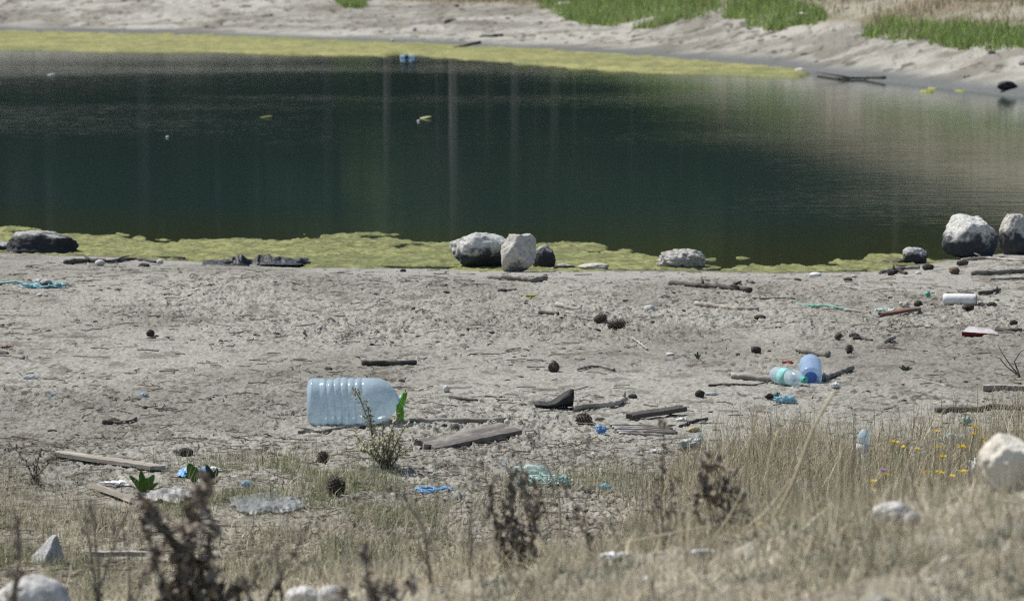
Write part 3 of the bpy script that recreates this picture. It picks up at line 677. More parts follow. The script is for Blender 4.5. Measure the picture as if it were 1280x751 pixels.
# ------------------------------------------------------------------ things: wood
def stick(label, pts, w0, w1, m, name='stick', cat='stick', side=(), seg=6, kn=.16, lift=0, D=None, group=None):
    """pts: (px, row[, height m]) along the stick; widths in pixels of the photograph"""
    Pw = []
    for p in pts:
        if D: g = at(p[0], p[1], D); Pw.append(np.array(g))
        else:
            g = G(p[0], p[1]); Pw.append(np.array([g[0], g[1], g[2]+(p[2] if len(p) > 2 else 0)]))
    k = Pw[0][1]/4800.; o0 = Pw[0].copy(); rr0, rr1 = w0*k/2, w1*k/2
    def smoothpath(Q, n):
        Q = np.array(Q); t = np.linspace(0, len(Q)-1, (len(Q)-1)*n+1); out = np.stack([np.interp(t, np.arange(len(Q)), Q[:, c]) for c in range(3)], 1)
        for _ in range(2): out[1:-1] = (out[:-2]+2*out[1:-1]+out[2:])/4
        return out
    P = smoothpath(Pw, seg); r = np.linspace(rr0, rr1, len(P))*np.array([1+kn*(random.random()-.5) for _ in P])
    if not D: P[:, 2] += r*.8+lift+.002
    P[1:-1] += np.array([[random.gauss(0, 1)*rr0*.12 for _ in range(3)] for _ in P[1:-1]])
    mb = MB(); mb.tube(P-o0, r, 9, .25)
    for (i, L_, az, el, wf) in side:        # side twigs: (index share, length m, azimuth, elevation, width share)
        j = int(i*(len(P)-1)); d = np.array([math.cos(az)*math.cos(el), math.sin(az)*math.cos(el), math.sin(el)])
        b0 = P[j]-o0; mb.tube([b0, b0+d*L_*.5+np.array([0, 0, .003]), b0+d*L_], [r[j]*wf, r[j]*wf*.8, r[j]*wf*.4], 6, .2)
    o = link(name, mb.mesh(name), m, None, tuple(o0)); tag(o, label, cat, group); return o
def plank(label, a, b, wm, th, m, name='plank', cat='plank', tilt=0, lift=.004, ragged=.012, group=None, seed=1, za=0, zb=0):
    A = np.array(G(*a)); B = np.array(G(*b)); A[2] = max(A[2], gz(A[0], A[1]))+za; B[2] = max(B[2], gz(B[0], B[1]))+zb
    L_ = np.linalg.norm(B-A); nx, ny, nz = 26, 7, 3; r = np.random.default_rng(seed); b_ = bmesh.new()
    V = []; xs_ = np.linspace(0, L_, nx); ys_ = np.linspace(-wm/2, wm/2, ny)
    rag0 = r.uniform(0, ragged, ny); rag1 = r.uniform(0, ragged, ny)
    idx = {}
    for k, z in enumerate((0, th)):
        for i in range(nx):
            for j in range(ny):
                x = xs_[i]; x = x+rag0[j]*(1-i/(nx-1))**8-rag1[j]*(i/(nx-1))**8
                zz = z*(1-.06*(abs(j-3) == 3)) + .04*th*math.sin(i*.4+seed)+(th*.06*r.normal() if k else 0)*.5
                yy = ys_[j]*(1+.015*math.sin(i*.7+seed*2))*(1-.02*(k))
                idx[(i, j, k)] = len(V); V.append((x, yy, zz))
    Fc = []
    for i in range(nx-1):
        for j in range(ny-1):
            Fc.append((idx[i,j,1], idx[i+1,j,1], idx[i+1,j+1,1], idx[i,j+1,1])); Fc.append((idx[i,j,0], idx[i,j+1,0], idx[i+1,j+1,0], idx[i+1,j,0]))
        Fc.append((idx[i,0,0], idx[i+1,0,0], idx[i+1,0,1], idx[i,0,1])); Fc.append((idx[i,ny-1,0], idx[i,ny-1,1], idx[i+1,ny-1,1], idx[i+1,ny-1,0]))
    for j in range(ny-1):
        Fc.append((idx[0,j,0], idx[0,j,1], idx[0,j+1,1], idx[0,j+1,0])); Fc.append((idx[nx-1,j,0], idx[nx-1,j+1,0], idx[nx-1,j+1,1], idx[nx-1,j,1]))
    b_.free(); me = bpy.data.meshes.new(name); me.from_pydata(V, [], Fc); me.update()
    d = B-A; o = link(name, me, m, None, (A[0], A[1], A[2]+lift))
    o.rotation_euler = (Matrix.Rotation(math.atan2(d[1], d[0]), 4, 'Z') @ Matrix.Rotation(-math.atan2(d[2], math.hypot(d[0], d[1])), 4, 'Y') @ Matrix.Rotation(tilt, 4, 'X')).to_euler()
    tag(o, label, cat, group); return o
stick('long thin dark branch lying along the left shoreline', [(82, 331), (110, 328), (135, 330), (165, 325), (195, 329)], 7, 3, m_wood_dark, 'branch', 'branch', side=[(.3, .05, 2.5, .4, .6), (.6, .07, .4, .3, .6)])
stick('curved grey snake shaped branch in front of the boulders', [(610, 348), (625, 350), (650, 351), (668, 353), (683, 350)], 5, 7, m_wood_grey, 'branch', 'branch', kn=.5)
stick('short dark piece of bark below the curved branch', [(623, 366), (633, 366), (645, 364)], 5, 3, m_wood_dark)
stick('small dark stick left of the pale short stick', [(674, 393), (688, 394), (698, 395)], 5, 5, m_wood_dark)
stick('short pale stick above the two pine cones', [(696, 384), (712, 388), (726, 389)], 7, 5, m_wood_pale)
stick('dark branch stub with a fork on the upper right beach', [(838, 357), (870, 360), (900, 362), (938, 366)], 6, 7, m_wood_dark, 'branch', 'branch', side=[(.45, .045, 1.9, .9, .8), (.8, .06, .3, .5, .8), (.9, .05, 3.4, .3, .8)])
stick('thick pale grey log with a broken end below the forked branch', [(870, 383), (890, 385), (920, 389), (948, 390)], 7, 6, m_wood_pale, 'log', 'log', side=[(.1, .05, .5, .4, .6)], kn=.15)
stick('very thin dark twig right of the pale grey log', [(922, 373), (950, 375), (986, 374)], 2.5, 2, m_wood_dark)
stick('straight white pipe like stick left of the two small bottles', [(914, 475), (940, 476), (972, 478)], 9, 8, m_wood_pale, 'pipe', 'pipe', kn=.05, side=[])
stick('thin dark twig under the white pipe', [(886, 484), (915, 482), (945, 483), (962, 478)], 3, 2, m_wood_dark)
stick('short grey bar pointing right beside the blue bottle', [(1034, 475), (1050, 468), (1065, 463)], 6, 7, m_wood_grey)
stick('dead pale stump of wood behind the two small bottles', [(996, 440), (1015, 444), (1035, 447)], 7, 9, m_wood_grey, 'log', 'log')
stick('small pale forked twig on the beach above the half cone', [(790, 424), (800, 431), (809, 438)], 3, 2.5, m_wood_pale, 'twig', 'twig', side=[(.7, .04, .9, .2, .8)])
stick('curved thin grey twig right of the half buried cone', [(722, 464), (738, 460), (752, 460), (768, 464)], 3, 3, m_wood_grey, 'twig', 'twig')
stick('flat dark strip of wood alone on the beach above the big bottle', [(453, 458), (480, 457), (520, 456)], 7, 6, m_wood_dark, 'strip', 'wood strip', kn=.05)
stick('small dark twig near the white chip right of the big bottle', [(562, 499), (575, 500), (597, 502)], 4, 3, m_wood_dark)
stick('long straight grey stick lying behind the grey board', [(512, 531), (550, 530), (600, 530), (632, 529)], 8, 8, m_wood_grey, 'pole', 'pole', kn=.12)
stick('forked twig lying at the front left of the big bottle', [(373, 543), (395, 544), (415, 540), (432, 537)], 5, 4, m_wood_grey, 'twig', 'twig', side=[(.35, .07, 3.0, .25, .8)])
stick('thin dry twig on the silt left of the shrub', [(336, 568), (360, 573), (385, 580), (398, 583)], 3.5, 3, m_wood_grey, 'twig', 'twig')
plank('grey weathered board lying diagonally right of the shrub', (528, 566), (640, 546), .08, .018, m_wood_grey, tilt=.25, seed=2, ragged=.03)
stick('small broken piece of timber under the grey board', [(600, 545), (620, 544), (646, 546)], 6, 5, m_wood_dark)
stick('pale split branch with a dark upright tip in the middle of the beach', [(718, 513), (745, 511), (770, 508), (782, 502)], 8, 7, m_wood_pale, 'branch', 'branch', side=[(.97, .03, 1.2, 1.2, .8)])
plank('dark narrow board with a curled end in the middle of the beach', (784, 525), (855, 518), .028, .016, m_wood_dark, seed=5, tilt=.2, zb=.008)
stick('dark twig on the silt right of the dark narrow board', [(850, 535), (868, 528), (884, 526)], 4, 4, m_wood_dark)
for j in range(5):
    stick(('topmost', 'second', 'middle', 'fourth', 'lowest')[j]+' of the white splintered wood strips below the dark board', [(762+j*3, 534+j*2.6), (800, 534+j*2.7), (838+j*3-(j == 4)*20, 536+j*2.5)], 4.5, 3.5, mat('white_splinters', (.5, .49, .46), (.2, .18, .16), 40, .8, .4, stretch=(.2, 1, 1)), 'wood_strip', 'wood strip', group='white splintered wood strips')
plank('flat grey plank half buried in silt at the left', (66, 575), (205, 590), .05, .012, m_wood_pale, seed=7, ragged=.04)
plank('short pale plank leaning over rubbish in the left grass', (118, 612), (172, 632), .04, .014, m_wood_pale, seed=8, tilt=-.3, ragged=.03)
plank('thin bleached slat hidden in the left foreground grass', (112, 704), (206, 706), .02, .012, m_wood_pale, seed=9, lift=.02)
stick('pale broken stick beside the leaning pale plank', [(150, 600), (185, 618), (240, 625)], 6, 5, m_wood_pale)
plank('pale sun bleached plank at the right edge of the beach', (1228, 491), (1300, 491), .028, .02, m_wood_pale, seed=11, ragged=.004)
stick('long dark log lying in the tall grass at the right', [(1168, 517), (1210, 516), (1250, 513), (1300, 516)], 7, 8, m_wood_dark, 'log', 'log')
stick('grey reed pole at the right edge below the boulders', [(1214, 344), (1245, 343), (1300, 340)], 6, 5, m_wood_grey, 'pole', 'pole', kn=.05)
stick('thin grey stick below the reed pole at the right edge', [(1238, 350), (1262, 350), (1300, 349)], 2.5, 3, m_wood_grey)
stick('pale root like branch at the foot of the big round boulder', [(1202, 327), (1222, 325), (1235, 324), (1262, 327), (1285, 327)], 4, 3, m_wood_pale, 'branch', 'branch', side=[(.4, .05, 2.8, .5, .7)])
stick('grey driftwood stick at the edge of the green shallows', [(1100, 343), (1125, 338), (1150, 336)], 5, 4, m_wood_grey)
stick('dark twisted twig between the boulders and the driftwood stick', [(1112, 345), (1122, 341), (1133, 344)], 6, 4, m_blackalgae, 'twig', 'twig', side=[(.3, .04, 1.5, .9, .7), (.7, .03, .5, .7, .7)])
stick('dark twig with a knot right of the white can', [(1224, 369), (1240, 367), (1250, 364)], 5, 4, m_wood_dark, 'twig', 'twig', side=[(.9, .02, 1.5, 1.1, .8)])
stick('dark stub of branch right of the red carton', [(1246, 415), (1262, 417), (1276, 415)], 7, 5, m_wood_dark)
stick('small dark splinter above the bottles on the right beach', [(1066, 425), (1078, 425), (1090, 427)], 5, 3, m_wood_dark)
stick('grey pebble like piece of wood on the right beach', [(1107, 430), (1112, 427), (1118, 424)], 6, 5, m_wood_grey)
stick('thin pale straw on the silt above the tall grass', [(1150, 477), (1165, 480), (1183, 484)], 3, 2.5, m_wood_pale, 'straw', 'straw')
stick('thin dark stick at the left edge of the beach', [(-5, 447), (12, 447), (30, 450)], 3, 4.5, m_wood_pale, 'stick', 'stick')
stick('dark wet root at the left edge behind the pale stick', [(-8, 443), (2, 444), (10, 445)], 7, 5, m_wood_dark)
stick('thick dark stick crossing the far algae band', [(550, 63), (575, 60), (600, 55)], 1.5, 4.5, m_wood_dark, 'branch', 'branch')
stick('short dark stick on the far bank above the algae', [(601, 48), (614, 47), (629, 46)], 3.5, 4, m_wood_dark)
stick('brown driftwood branch at the far right waterline', [(1022, 96), (1050, 100), (1080, 99), (1106, 99)], 2, 4, m_wood_dark, 'branch', 'branch', side=[(.5, .4, 3.0, .15, .7), (.8, .3, .3, .2, .7)])
stick('dark scrap of wood high on the far bank', [(557, 30), (562, 27), (570, 26)], 4, 2, m_wood_dark)
stick('broken stick in the grass right of the dark pine cone', [(440, 609), (455, 606), (470, 608)], 5, 3, m_wood_dark)
stick('pale hollow root lying in the left grass by the plastic film', [(310, 632), (335, 625), (365, 628), (390, 618)], 4, 3, m_wood_pale, 'twig', 'twig')
stick('small dark stick on the silt left of the brown clod', [(128, 531), (142, 530), (152, 531)], 6, 4, m_wood_dark)
stick('short black stick on the lower left silt', [(157, 529), (166, 527), (170, 524)], 2.5, 3, m_wood_dark)

# ------------------------------------------------------------------ things: pine cones
def cone_mesh(name, n=84, seed=0):
    r = random.Random(seed); mb = MB()
    V, Fc = ico(2); mb.add(V*np.array([.62, .62, .9]), Fc)
    for i in range(n):
        t = (i+.5)/n; z = -.92+1.84*t; rad = .62*math.sqrt(max(0, 1-z*z*.92)); a = i*2.39996
        c, s = math.cos(a), math.sin(a); L_ = .52*(1-.45*abs(z))*r.uniform(.85, 1.15); up = .12+.25*t
        o = np.array([c*rad*.8, s*rad*.8, z*.92]); d = np.array([c, s, up]); d /= np.linalg.norm(d); q = np.array([-s, c, 0]); u = np.cross(d, q)*-1
        wv = .20*(1-.3*abs(z))
        P = [o-q*wv*.4, o+q*wv*.4, o+d*L_+q*wv, o+d*L_-q*wv, o+d*L_*1.12+u*.07, o+d*L_+q*wv*.9-u*.07, o+d*L_-q*wv*.9-u*.07]
        mb.add(P, [(0, 1, 2, 3), (3, 2, 4), (1, 0, 6, 5), (2, 5, 6, 3), (4, 2, 5), (4, 6, 3)])
    return mb.mesh(name, False)
cone_me = cone_mesh('pine_cone'); cone_me.materials.append(m_cone)
for i, (px, row, wp, rot, lab, D) in enumerate([
    (750, 407, 18, (.4, 1.2, .3), 'round dark pine cone, upper one of the touching pair', None),
    (770, 415, 30, (.1, 1.5, .1), 'long dark pine cone lying right of its round neighbour', None),
    (692, 466, 18, (1.2, .3, .5), 'half buried pine cone in the middle of the beach', None),
    (731, 532, 23, (.2, 1.4, 2.9), 'pine cone with pale scale tips in front of the split branch', None),
    (418, 622, 27, (.1, .15, .5), 'dark open pine cone standing upright in the grass', None),
    (403, 582, 21, (.9, .8, 1.5), 'dull brown pine cone on the silt left of the shrub', None),
    (1048, 424, 12, (.5, .9, .8), 'small pine cone above the two small bottles', None),
    (1062, 443, 14, (.2, .3, 1.8), 'small upright pine cone right of the pale stump', None)]):
    x, y, z = G(px, row); k = y/4800*wp/2; o = link('pine_cone', cone_me, None, None, (x, y+k*.6, gz(x, y)+k*(.95 if i == 4 else .62)), rot)
    k *= (.9, .85, .85, .82, .95, .85, .8, .8)[i]; o.scale = (k*(.62 if i == 1 else .95)*(1+.1*math.sin(i*3)), k*.8 if i == 1 else k*.95, k*(1.05+.15*math.cos(i*2))); tag(o, lab, 'pine cone', 'pine cones on the beach')

# ------------------------------------------------------------------ things: bottles and other rubbish
m_bigplastic = plastic('pale_blue_bottle_plastic', (.54, .66, .74), see=.40, rough=.16, bump=.9, bscale=22, milky=.35)
m_blueplastic = plastic('blue_bottle_plastic', (.50, .64, .82), see=.40, rough=.22, milky=.4)
m_clearplastic = plastic('clear_bottle_plastic', (.62, .74, .80), see=.42, rough=.2, milky=.3)
m_teal = mat('teal_plastic', (.10, .46, .38), (.07, .36, .30), 30, .45)
m_tealabel = mat('teal_label', (.28, .58, .55), (.2, .48, .46), 40, .6)
# five litre bottle
x, y, z = G(440, 535); k = y/4800
big = empty('water_bottle', (x, y+.07, gz(x, y)+.066), R(2)); tag(big, 'large ribbed pale blue five litre plastic bottle lying on its side', 'bottle')
prof = [(0, .001), (.0, .045), (.004, .062), (.012, .071)]
ribs = [.018, .030, .046, .058, .070, .082, .094, .106, .118, .130, .142, .154, .166]
for i in range(80):
    a = .016+i*.0021
    if a > .178: break
    g = .0046*max(0, math.cos(math.pi*(a-.018)/.0215))**.0*(1-abs(math.sin(math.pi*(a-.018)/.0215))**.6)
    g = g if a > .05 else g*.4
    prof.append((a, .0755-g))
prof += [(.186, .0765), (.205, .0755), (.222, .072), (.240, .064), (.254, .053), (.264, .042), (.271, .031), (.276, .022), (.281, .0185)]
mb = MB(); mb.lathe(prof, 64)
V = np.array(mb.v); an = np.arctan2(V[:, 2], V[:, 1]); rr = np.hypot(V[:, 1], V[:, 2])
sq = 1+.045*np.cos(4*an)*ss(0, .03, V[:, 0])*ss(.25, .2, V[:, 0])*-1
dent = -.010*np.exp(-(((V[:, 0]-.03)/.02)**2+((an-2.6)/.5)**2)) - .006*np.exp(-(((V[:, 0]-.115)/.03)**2+((an+2.6)/.4)**2))
nn = (fb3(V*np.array([30, 14, 14]), 3, 7)-.5)*.011
f = (rr*sq+dent*(rr > .03)+nn*(rr > .03))/np.maximum(rr, 1e-6); V[:, 1] *= f; V[:, 2] *= f
mb.v = [tuple(p) for p in V]
W_b = (497-381)*k; body = link('body', mb.mesh('body'), m_bigplastic, big, (-W_b/2, 0, 0)); sx = W_b/.281; body.scale = (sx, sx*.98, sx*.98); big.location.z = gz(x, y)+.0745*sx*.98-.004
mb = MB(); mb.lathe([(.279, .0165), (.285, .0165), (.286, .0215), (.289, .0215), (.290, .0165), (.300, .0165), (.302, .0155), (.280, .0150)], 32)
nk = link('neck', mb.mesh('neck'), m_bigplastic, big, (-W_b/2, 0, 0)); nk.scale = (sx,)*3
mb = MB(); mb.tube([(.272, -.02, .035), (.285, -.035, .02), (.292, -.04, -.005), (.287, -.034, -.03), (.275, -.02, -.042)], .0016, 6)
# ------------------------------------------------------------------
def crumple(label, px, row, wpx, hpx, m, seed, name='plastic_scrap', cat='rubbish', depth=.8, D=None, amp=.55, sub=4, thin=1.0, rot=(0, 0, 0), dz=0, group=None, stretchy=1):
    """crumpled bag, foil or rag: a closed folded surface"""
    if D is None: x, y, z = G(px, row)
    else: x, y, z = at(px, row, D)
    k = y/4800.; V, Fc = ico(sub); V = V.copy(); r_ = np.abs(fb3(V*1.8+seed*3.1, 3, seed)-.5)*2; r2 = np.abs(fb3(V*4.5+seed, 3, seed+4)-.5)*2
    V = V*(1-amp*.9*(1-r_)**3-amp*.55*(1-r2)**2*.7+amp*.3*(fb3(V*9+seed, 2, seed+7)-.5))[:, None]
    V = V-(V.max(0)+V.min(0))/2; V = V/(V.max(0)-V.min(0)); V *= np.array([wpx*k, wpx*k*depth, hpx*k]); V[:, 2] += hpx*k*.42
    o = link(name, mesh_np(name, V, Fc, smooth=True), m, None, (x, y+wpx*k*depth*.3, (gz(x, y) if dz == 0 else gz(x, y)+dz)), rot); tag(o, label, cat, group); return o
def sheet(label, px, row, wpx, deep, m, seed, hgt=.02, name='plastic_sheet', cat='plastic sheet'):
    x, y, z = G(px, row); k = y/4800; nx, ny = 90, 60; i, j = np.meshgrid(np.linspace(-1, 1, ny), np.linspace(-1, 1, nx), indexing='ij'); i = i.ravel(); j = j.ravel()
    rr = 1+.5*(fb2(np.cos(np.arctan2(i, j))*1.8+seed, np.sin(np.arctan2(i, j))*1.8, 3, seed)-.5)*2
    q = np.maximum(np.abs(i), np.abs(j))/np.maximum(np.hypot(i, j), 1e-6); X_ = x+j*q*rr*wpx*k/2; Y_ = y+deep/2+i*q*rr*deep/2
    h = (1-np.abs(fb2(X_*14+seed, Y_*11, 3, seed+1)-.5)*4)*hgt + (1-np.abs(fb2(X_*38, Y_*30+seed, 2, seed+2)-.5)*4)*hgt*.35
    Z_ = zbase(X_, Y_)+crumb(X_, Y_)+.006+np.maximum(h, 0)*(1-.7*(np.maximum(np.abs(i), np.abs(j)))**4)
    o = link(name, mesh_np(name, np.stack([X_-x, Y_-y, Z_-z], 1), gridfaces(ny, nx)), m, None, (x, y, z)); tag(o, label, cat); return o
m_green = mat('lime_plastic', (.40, .80, .14), (.28, .66, .10), 25, .4, .4, 40, transl=.35)
# lime green strip round the neck of the large bottle
gx = x+W_b/2+.004; mb = MB(); gp = [(0, 0, .0), (.004, -.004, .025), (.001, .002, .045), (.012, -.002, .068), (.017, 0, .092)]
def ribbon(mb, P, wid, th=.0015, fold=.006, n=9, dirv=(1, 0, 0), prof=None):
    P = np.array(P, float); t = np.linspace(0, len(P)-1, n*2); P2 = np.stack([np.interp(t, np.arange(len(P)), P[:, c]) for c in range(3)], 1)
    V = []; c = 7
    for i, p in enumerate(P2):
        w_ = wid*(prof(i/(len(P2)-1)) if prof else 1)
        for j in range(c):
            s = j/(c-1)-.5; V.append(p+np.array(dirv)*s*w_+np.array([0, fold*math.cos(j*2.6+i*.35), fold*.2*math.sin(j*2+i)]))
    m_ = len(P2); V2 = [v+np.array([0, th, 0]) for v in V]; n0 = len(V)
    Fc = [(i*c+j, i*c+j+1, (i+1)*c+j+1, (i+1)*c+j) for i in range(m_-1) for j in range(c-1)]
    Fb = [tuple(q+n0 for q in f[::-1]) for f in Fc]
    edge = [i*c for i in range(m_)]+[(m_-1)*c+j for j in range(1, c)]+[i*c+c-1 for i in range(m_-2, -1, -1)]+[j for j in range(c-2, 0, -1)]
    Fe = [(edge[i], edge[i+1-len(edge)], edge[i+1-len(edge)]+n0, edge[i]+n0) for i in range(len(edge))]
    mb.add(V+V2, Fc+Fb+Fe)
ribbon(mb, gp, .022, fold=.006, prof=lambda t: 1.15-.35*t)
ribbon(mb, [(.004, .01, .0), (-.003, .012, .03), (-.004, .012, .052)], .02, fold=.007, prof=lambda t: 1.0-.4*t)
o = link('plastic_strip', mb.mesh('plastic_strip'), m_green, None, (gx, y+.03, gz(gx, y+.03)+.022)); tag(o, 'bright lime green plastic strip standing at the neck of the large bottle', 'plastic strip')

def bottle(label, px, row, Lm, rad, az, pitch, bm, capm, labm, ribs=True, D=None, name='water_bottle', neck=True, wob=.0, see_base=False):
    if D is None: x, y, z = G(px, row)
    else: x, y, z = at(px, row, D)
    root = empty(name, (x, y, gz(x, y)+rad*.92)); root.rotation_euler = (Matrix.Rotation(az, 4, 'Z') @ Matrix.Rotation(pitch, 4, 'Y')).to_euler()
    tag(root, label, 'bottle'); H = Lm/2
    pr = [(-H+.006, .001), (-H+.008, rad*.35), (-H, rad*.62), (-H+.003, rad*.85), (-H+.012, rad*.98)]
    if see_base: pr = [(H*.55, .001), (H*.5, rad*.4), (H*.2, rad*.42), (-H*.75, rad*.45), (-H*.97, rad*.52), (-H, rad*.62), (-H+.003, rad*.88), (-H+.012, rad*.99)]
    n = 46; a0 = -H+.02; a1 = H*.42
    for i in range(n):
        a = a0+(a1-a0)*i/(n-1); s = abs(a-(a0+a1)/2)/(a1-a0)
        pr.append((a, rad*(1-(.035*(1+math.cos(2*math.pi*a/.016))/2 if ribs and s > .2 else .0)-(.02 if s <= .2 else 0))))
    for t in (.15, .3, .45, .6, .75, .88, 1): pr.append((a1+(H-.012-a1)*t, rad*(1-(1-.3)*t**1.5)))
    mb = MB(); mb.lathe(pr, 40); V = np.array(mb.v); f = 1+wob*(fb3(V*30, 3, 3)-.5)*2; V[:, 1] *= f; V[:, 2] *= f; mb.v = [tuple(p) for p in V]
    link('body', mb.mesh('body'), bm, root)
    if see_base:
        mb = MB(); mb.lathe([(-H+.004, rad*.60), (-H+.012, rad*.50), (-H+.020, rad*.3), (-H+.016, rad*.12), (-H+.014, .0005)], 32); link('base', mb.mesh('base'), plastic('dark_blue_base', (.10, .22, .55), see=.1, milky=.2), root)
    if labm is not None:
        mb = MB(); c = (a0+a1)/2; h = (a1-a0)*.19; mb.lathe([(c-h, rad*.985), (c-h, rad*1.006), (c+h, rad*1.006), (c+h, rad*.985)], 40); link('label', mb.mesh('label'), labm, root)
    if capm is not None:
        mb = MB(); mb.lathe([(H-.013, rad*.36), (H-.013, rad*.40), (H+.004, rad*.40), (H+.006, rad*.36), (H+.006, .0005)], 24); link('cap', mb.mesh('cap'), capm, root)
    return root
bottle('small clear bottle with a teal label band and teal cap lying on the beach', 987, 482, .20, .029, R(-62), 0, m_clearplastic, m_teal, m_tealabel, wob=.03)
bottle('blue plastic bottle lying with its open end towards the viewer', 1013, 474, .24, .041, R(86), R(-9), m_blueplastic, None, None, wob=.03, see_base=True)
# dark blue mouth of that bottle is a separate recessed disc
fx, fy, fz = at(510, 74, 49.2)
tag(bottle('small blue labelled bottle floating at the far algae band', 510, 74, .20, .030, R(4), 0, plastic('pale_bottle', (.6, .75, .9), .2, .2), mat('navy_cap', (.1, .2, .4)), mat('navy_label', (.02, .08, .16)), D=49.2), None)
bpy.data.objects[-1] if False else None
for o in list(COL.objects):
    if o.get('label') == 'small blue labelled bottle floating at the far algae band': o.location = (fx, fy, WZ+.012); o.rotation_euler = (0, 0, R(5))
b = bottle('crumpled clear bottle standing upright in the tall grass', 1079, 545, .12, .020, 0, R(-86), m_clearplastic, None, m_whiteplastic, D=11.3, wob=.2); b.location.z += .05
# white can
x, y, z = G(1200, 381); can = empty('spray_can', (x, y, gz(x, y)+.026), R(-9)); can.rotation_euler = (0, 0, R(-14)); tag(can, 'white cylindrical can lying on the upper right beach', 'can')
k = y/4800; Lc = 42*k; rc = 7.2*k; can.location.z = gz(x, y)+rc*.9
mb = MB(); mb.lathe([(-Lc/2, .0005), (-Lc/2, rc*.8), (-Lc/2+.004, rc*.97), (-Lc/2+.02, rc), (Lc/2-.012, rc), (Lc/2-.006, rc*.96), (Lc/2-.002, rc*.88)], 40); link('body', mb.mesh('body'), m_whiteplastic, can)
mb = MB(); mb.lathe([(Lc/2-.004, rc*.9), (Lc/2, rc*.88), (Lc/2, rc*.8), (Lc/2-.006, rc*.72), (Lc/2-.003, rc*.3), (Lc/2-.001, .0005)], 32); link('base', mb.mesh('base'), mat('can_base', (.35, .37, .38), None, rough=.3), can)
# red and white carton, folded flat
x, y, z = G(1226, 421); k = y/4800
box = empty('carton', (x, y+.03, gz(x, y)+.004), R(-4)); tag(box, 'flattened carton, white on top and dark red at its front edge', 'carton')
mb = MB(); W = 46*k
mb.add([(-W/2, -.035, 0), (W/2, -.03, 0), (W/2, .05, .004), (-W*.3, .05, .004), (-W/2, -.035, .016), (W/2, -.03, .006), (W/2*.6, .05, .02), (-W*.28, .05, .03)], [(0, 3, 2, 1), (4, 5, 6, 7), (1, 2, 6, 5), (2, 3, 7, 6), (3, 0, 4, 7)])
link('panel', mb.mesh('panel', False), mat('carton_white', (.55, .53, .53), (.42, .38, .38), 30, .7, .4), box)
mb = MB(); mb.add([(-W/2, -.038, .0), (W/2, -.033, .0), (W/2, -.0325, .0055), (-W/2, -.0375, .0155), (-W/2, -.035, .0), (W/2, -.030, .0), (W/2, -.030, .0055), (-W/2, -.035, .0155)], [(0, 1, 2, 3), (4, 7, 6, 5), (0, 3, 7, 4), (1, 5, 6, 2), (3, 2, 6, 7), (0, 4, 5, 1)])
link('front_flap', mb.mesh('front_flap', False), mat('carton_red', (.15, .018, .02), (.1, .012, .014), 30, .6), box)
# black shoe tongue / rubber boot piece
x, y, z = G(695, 512); k = y/4800; shoe = empty('shoe', (x, y+.02, gz(x, y)), 0); tag(shoe, 'crushed black shoe lying in the middle of the beach', 'shoe')
def loft(secs, n=18):
    mb = MB(); V = []
    for (cx, cz, hz, hy, tz) in secs:
        for i in range(n):
            a = 2*math.pi*i/n; V.append((cx+tz*math.sin(a), hy*math.cos(a), cz+hz*math.sin(a)))
    Fc = [(i*n+j, i*n+(j+1) % n, (i+1)*n+(j+1) % n, (i+1)*n+j) for i in range(len(secs)-1) for j in range(n)]
    Fc += [tuple(range(n))[::-1], tuple((len(secs)-1)*n+j for j in range(n))]; mb.add(V, Fc); return mb
u = k
mb = loft([(-27*u, 5*u, 1.5*u, 7*u, 0), (-22*u, 5*u, 4*u, 11*u, 0), (-12*u, 4*u, 3.5*u, 13*u, 0), (-2*u, 6*u, 5*u, 13*u, 0), (8*u, 10*u, 8*u, 12*u, 2*u), (15*u, 13*u, 11*u, 10*u, 3*u), (20*u, 13*u, 10*u, 8*u, 2*u), (22*u, 11*u, 6*u, 5*u, 0)])
V = np.array(mb.v); V += (np.stack([fb3(V*40+5, 3, 1), fb3(V*40+15, 3, 2), fb3(V*40+25, 3, 3)], 1)-.5)*.012; mb.v = [tuple(p) for p in V]
link('upper', mb.mesh('upper'), m_black, shoe)
mb = MB(); P = []
for i in range(12):
    t = i/11; P.append((-26*u+52*u*t, 0, 2*u+1.5*u*math.sin(t*3)))
ribbon(mb, P, .05, th=.004, fold=.001, dirv=(0, 1, 0)); 
V = np.array(mb.v); V[:, 2] += np.where(np.arange(len(V)) % 2, 0, 0); mb.v = [tuple(p) for p in V]
link('sole', mb.mesh('sole'), mat('worn_sole', (.05, .05, .05), (.09, .085, .08), 60), shoe)
# black plastic sheet
m_b = m_blackplastic
x0, y0, _ = G(252, 330); x1, y1, _ = G(384, 333); nx, ny = 150, 26; ii, jj = np.meshgrid(np.linspace(0, 1, ny), np.linspace(0, 1, nx), indexing='ij')
xx = x0+(x1-x0)*jj.ravel(); yy_ = y0+(y1-y0)*jj.ravel()+(ii.ravel()-.3)*.30+.06*(fb2(jj.ravel()*9, ii.ravel()*2, 2, 131)-.5)
edge = np.minimum(np.minimum(jj, 1-jj)*8, np.minimum(ii, 1-ii)*3).ravel().clip(0, 1)
hz = -.04*ss(.50, .60, fb2(xx*8+3, yy_*6, 3, 137))+ss(.30, .8, 1-np.abs(fb2(xx*20, yy_*9, 4, 133)-.5)*4)*.030*(.15+.9*ss(.4, .6, fb2(xx*9, yy_*0+3, 3, 134)))*edge + (fb2(xx*40, yy_*40, 2, 135)-.5)*.01*edge
zz = np.maximum(zbase(xx, yy_)+crumb(xx, yy_), WZ+.022)+hz-.004+.006*edge
me = mesh_np('plastic_sheet', np.stack([xx-x0, yy_-y0, zz], 1), gridfaces(ny, nx)); o = link('plastic_sheet', me, m_b, None, (x0, y0, 0)); tag(o, 'crumpled black plastic sheet lying on the algae edge at the left', 'plastic sheet')
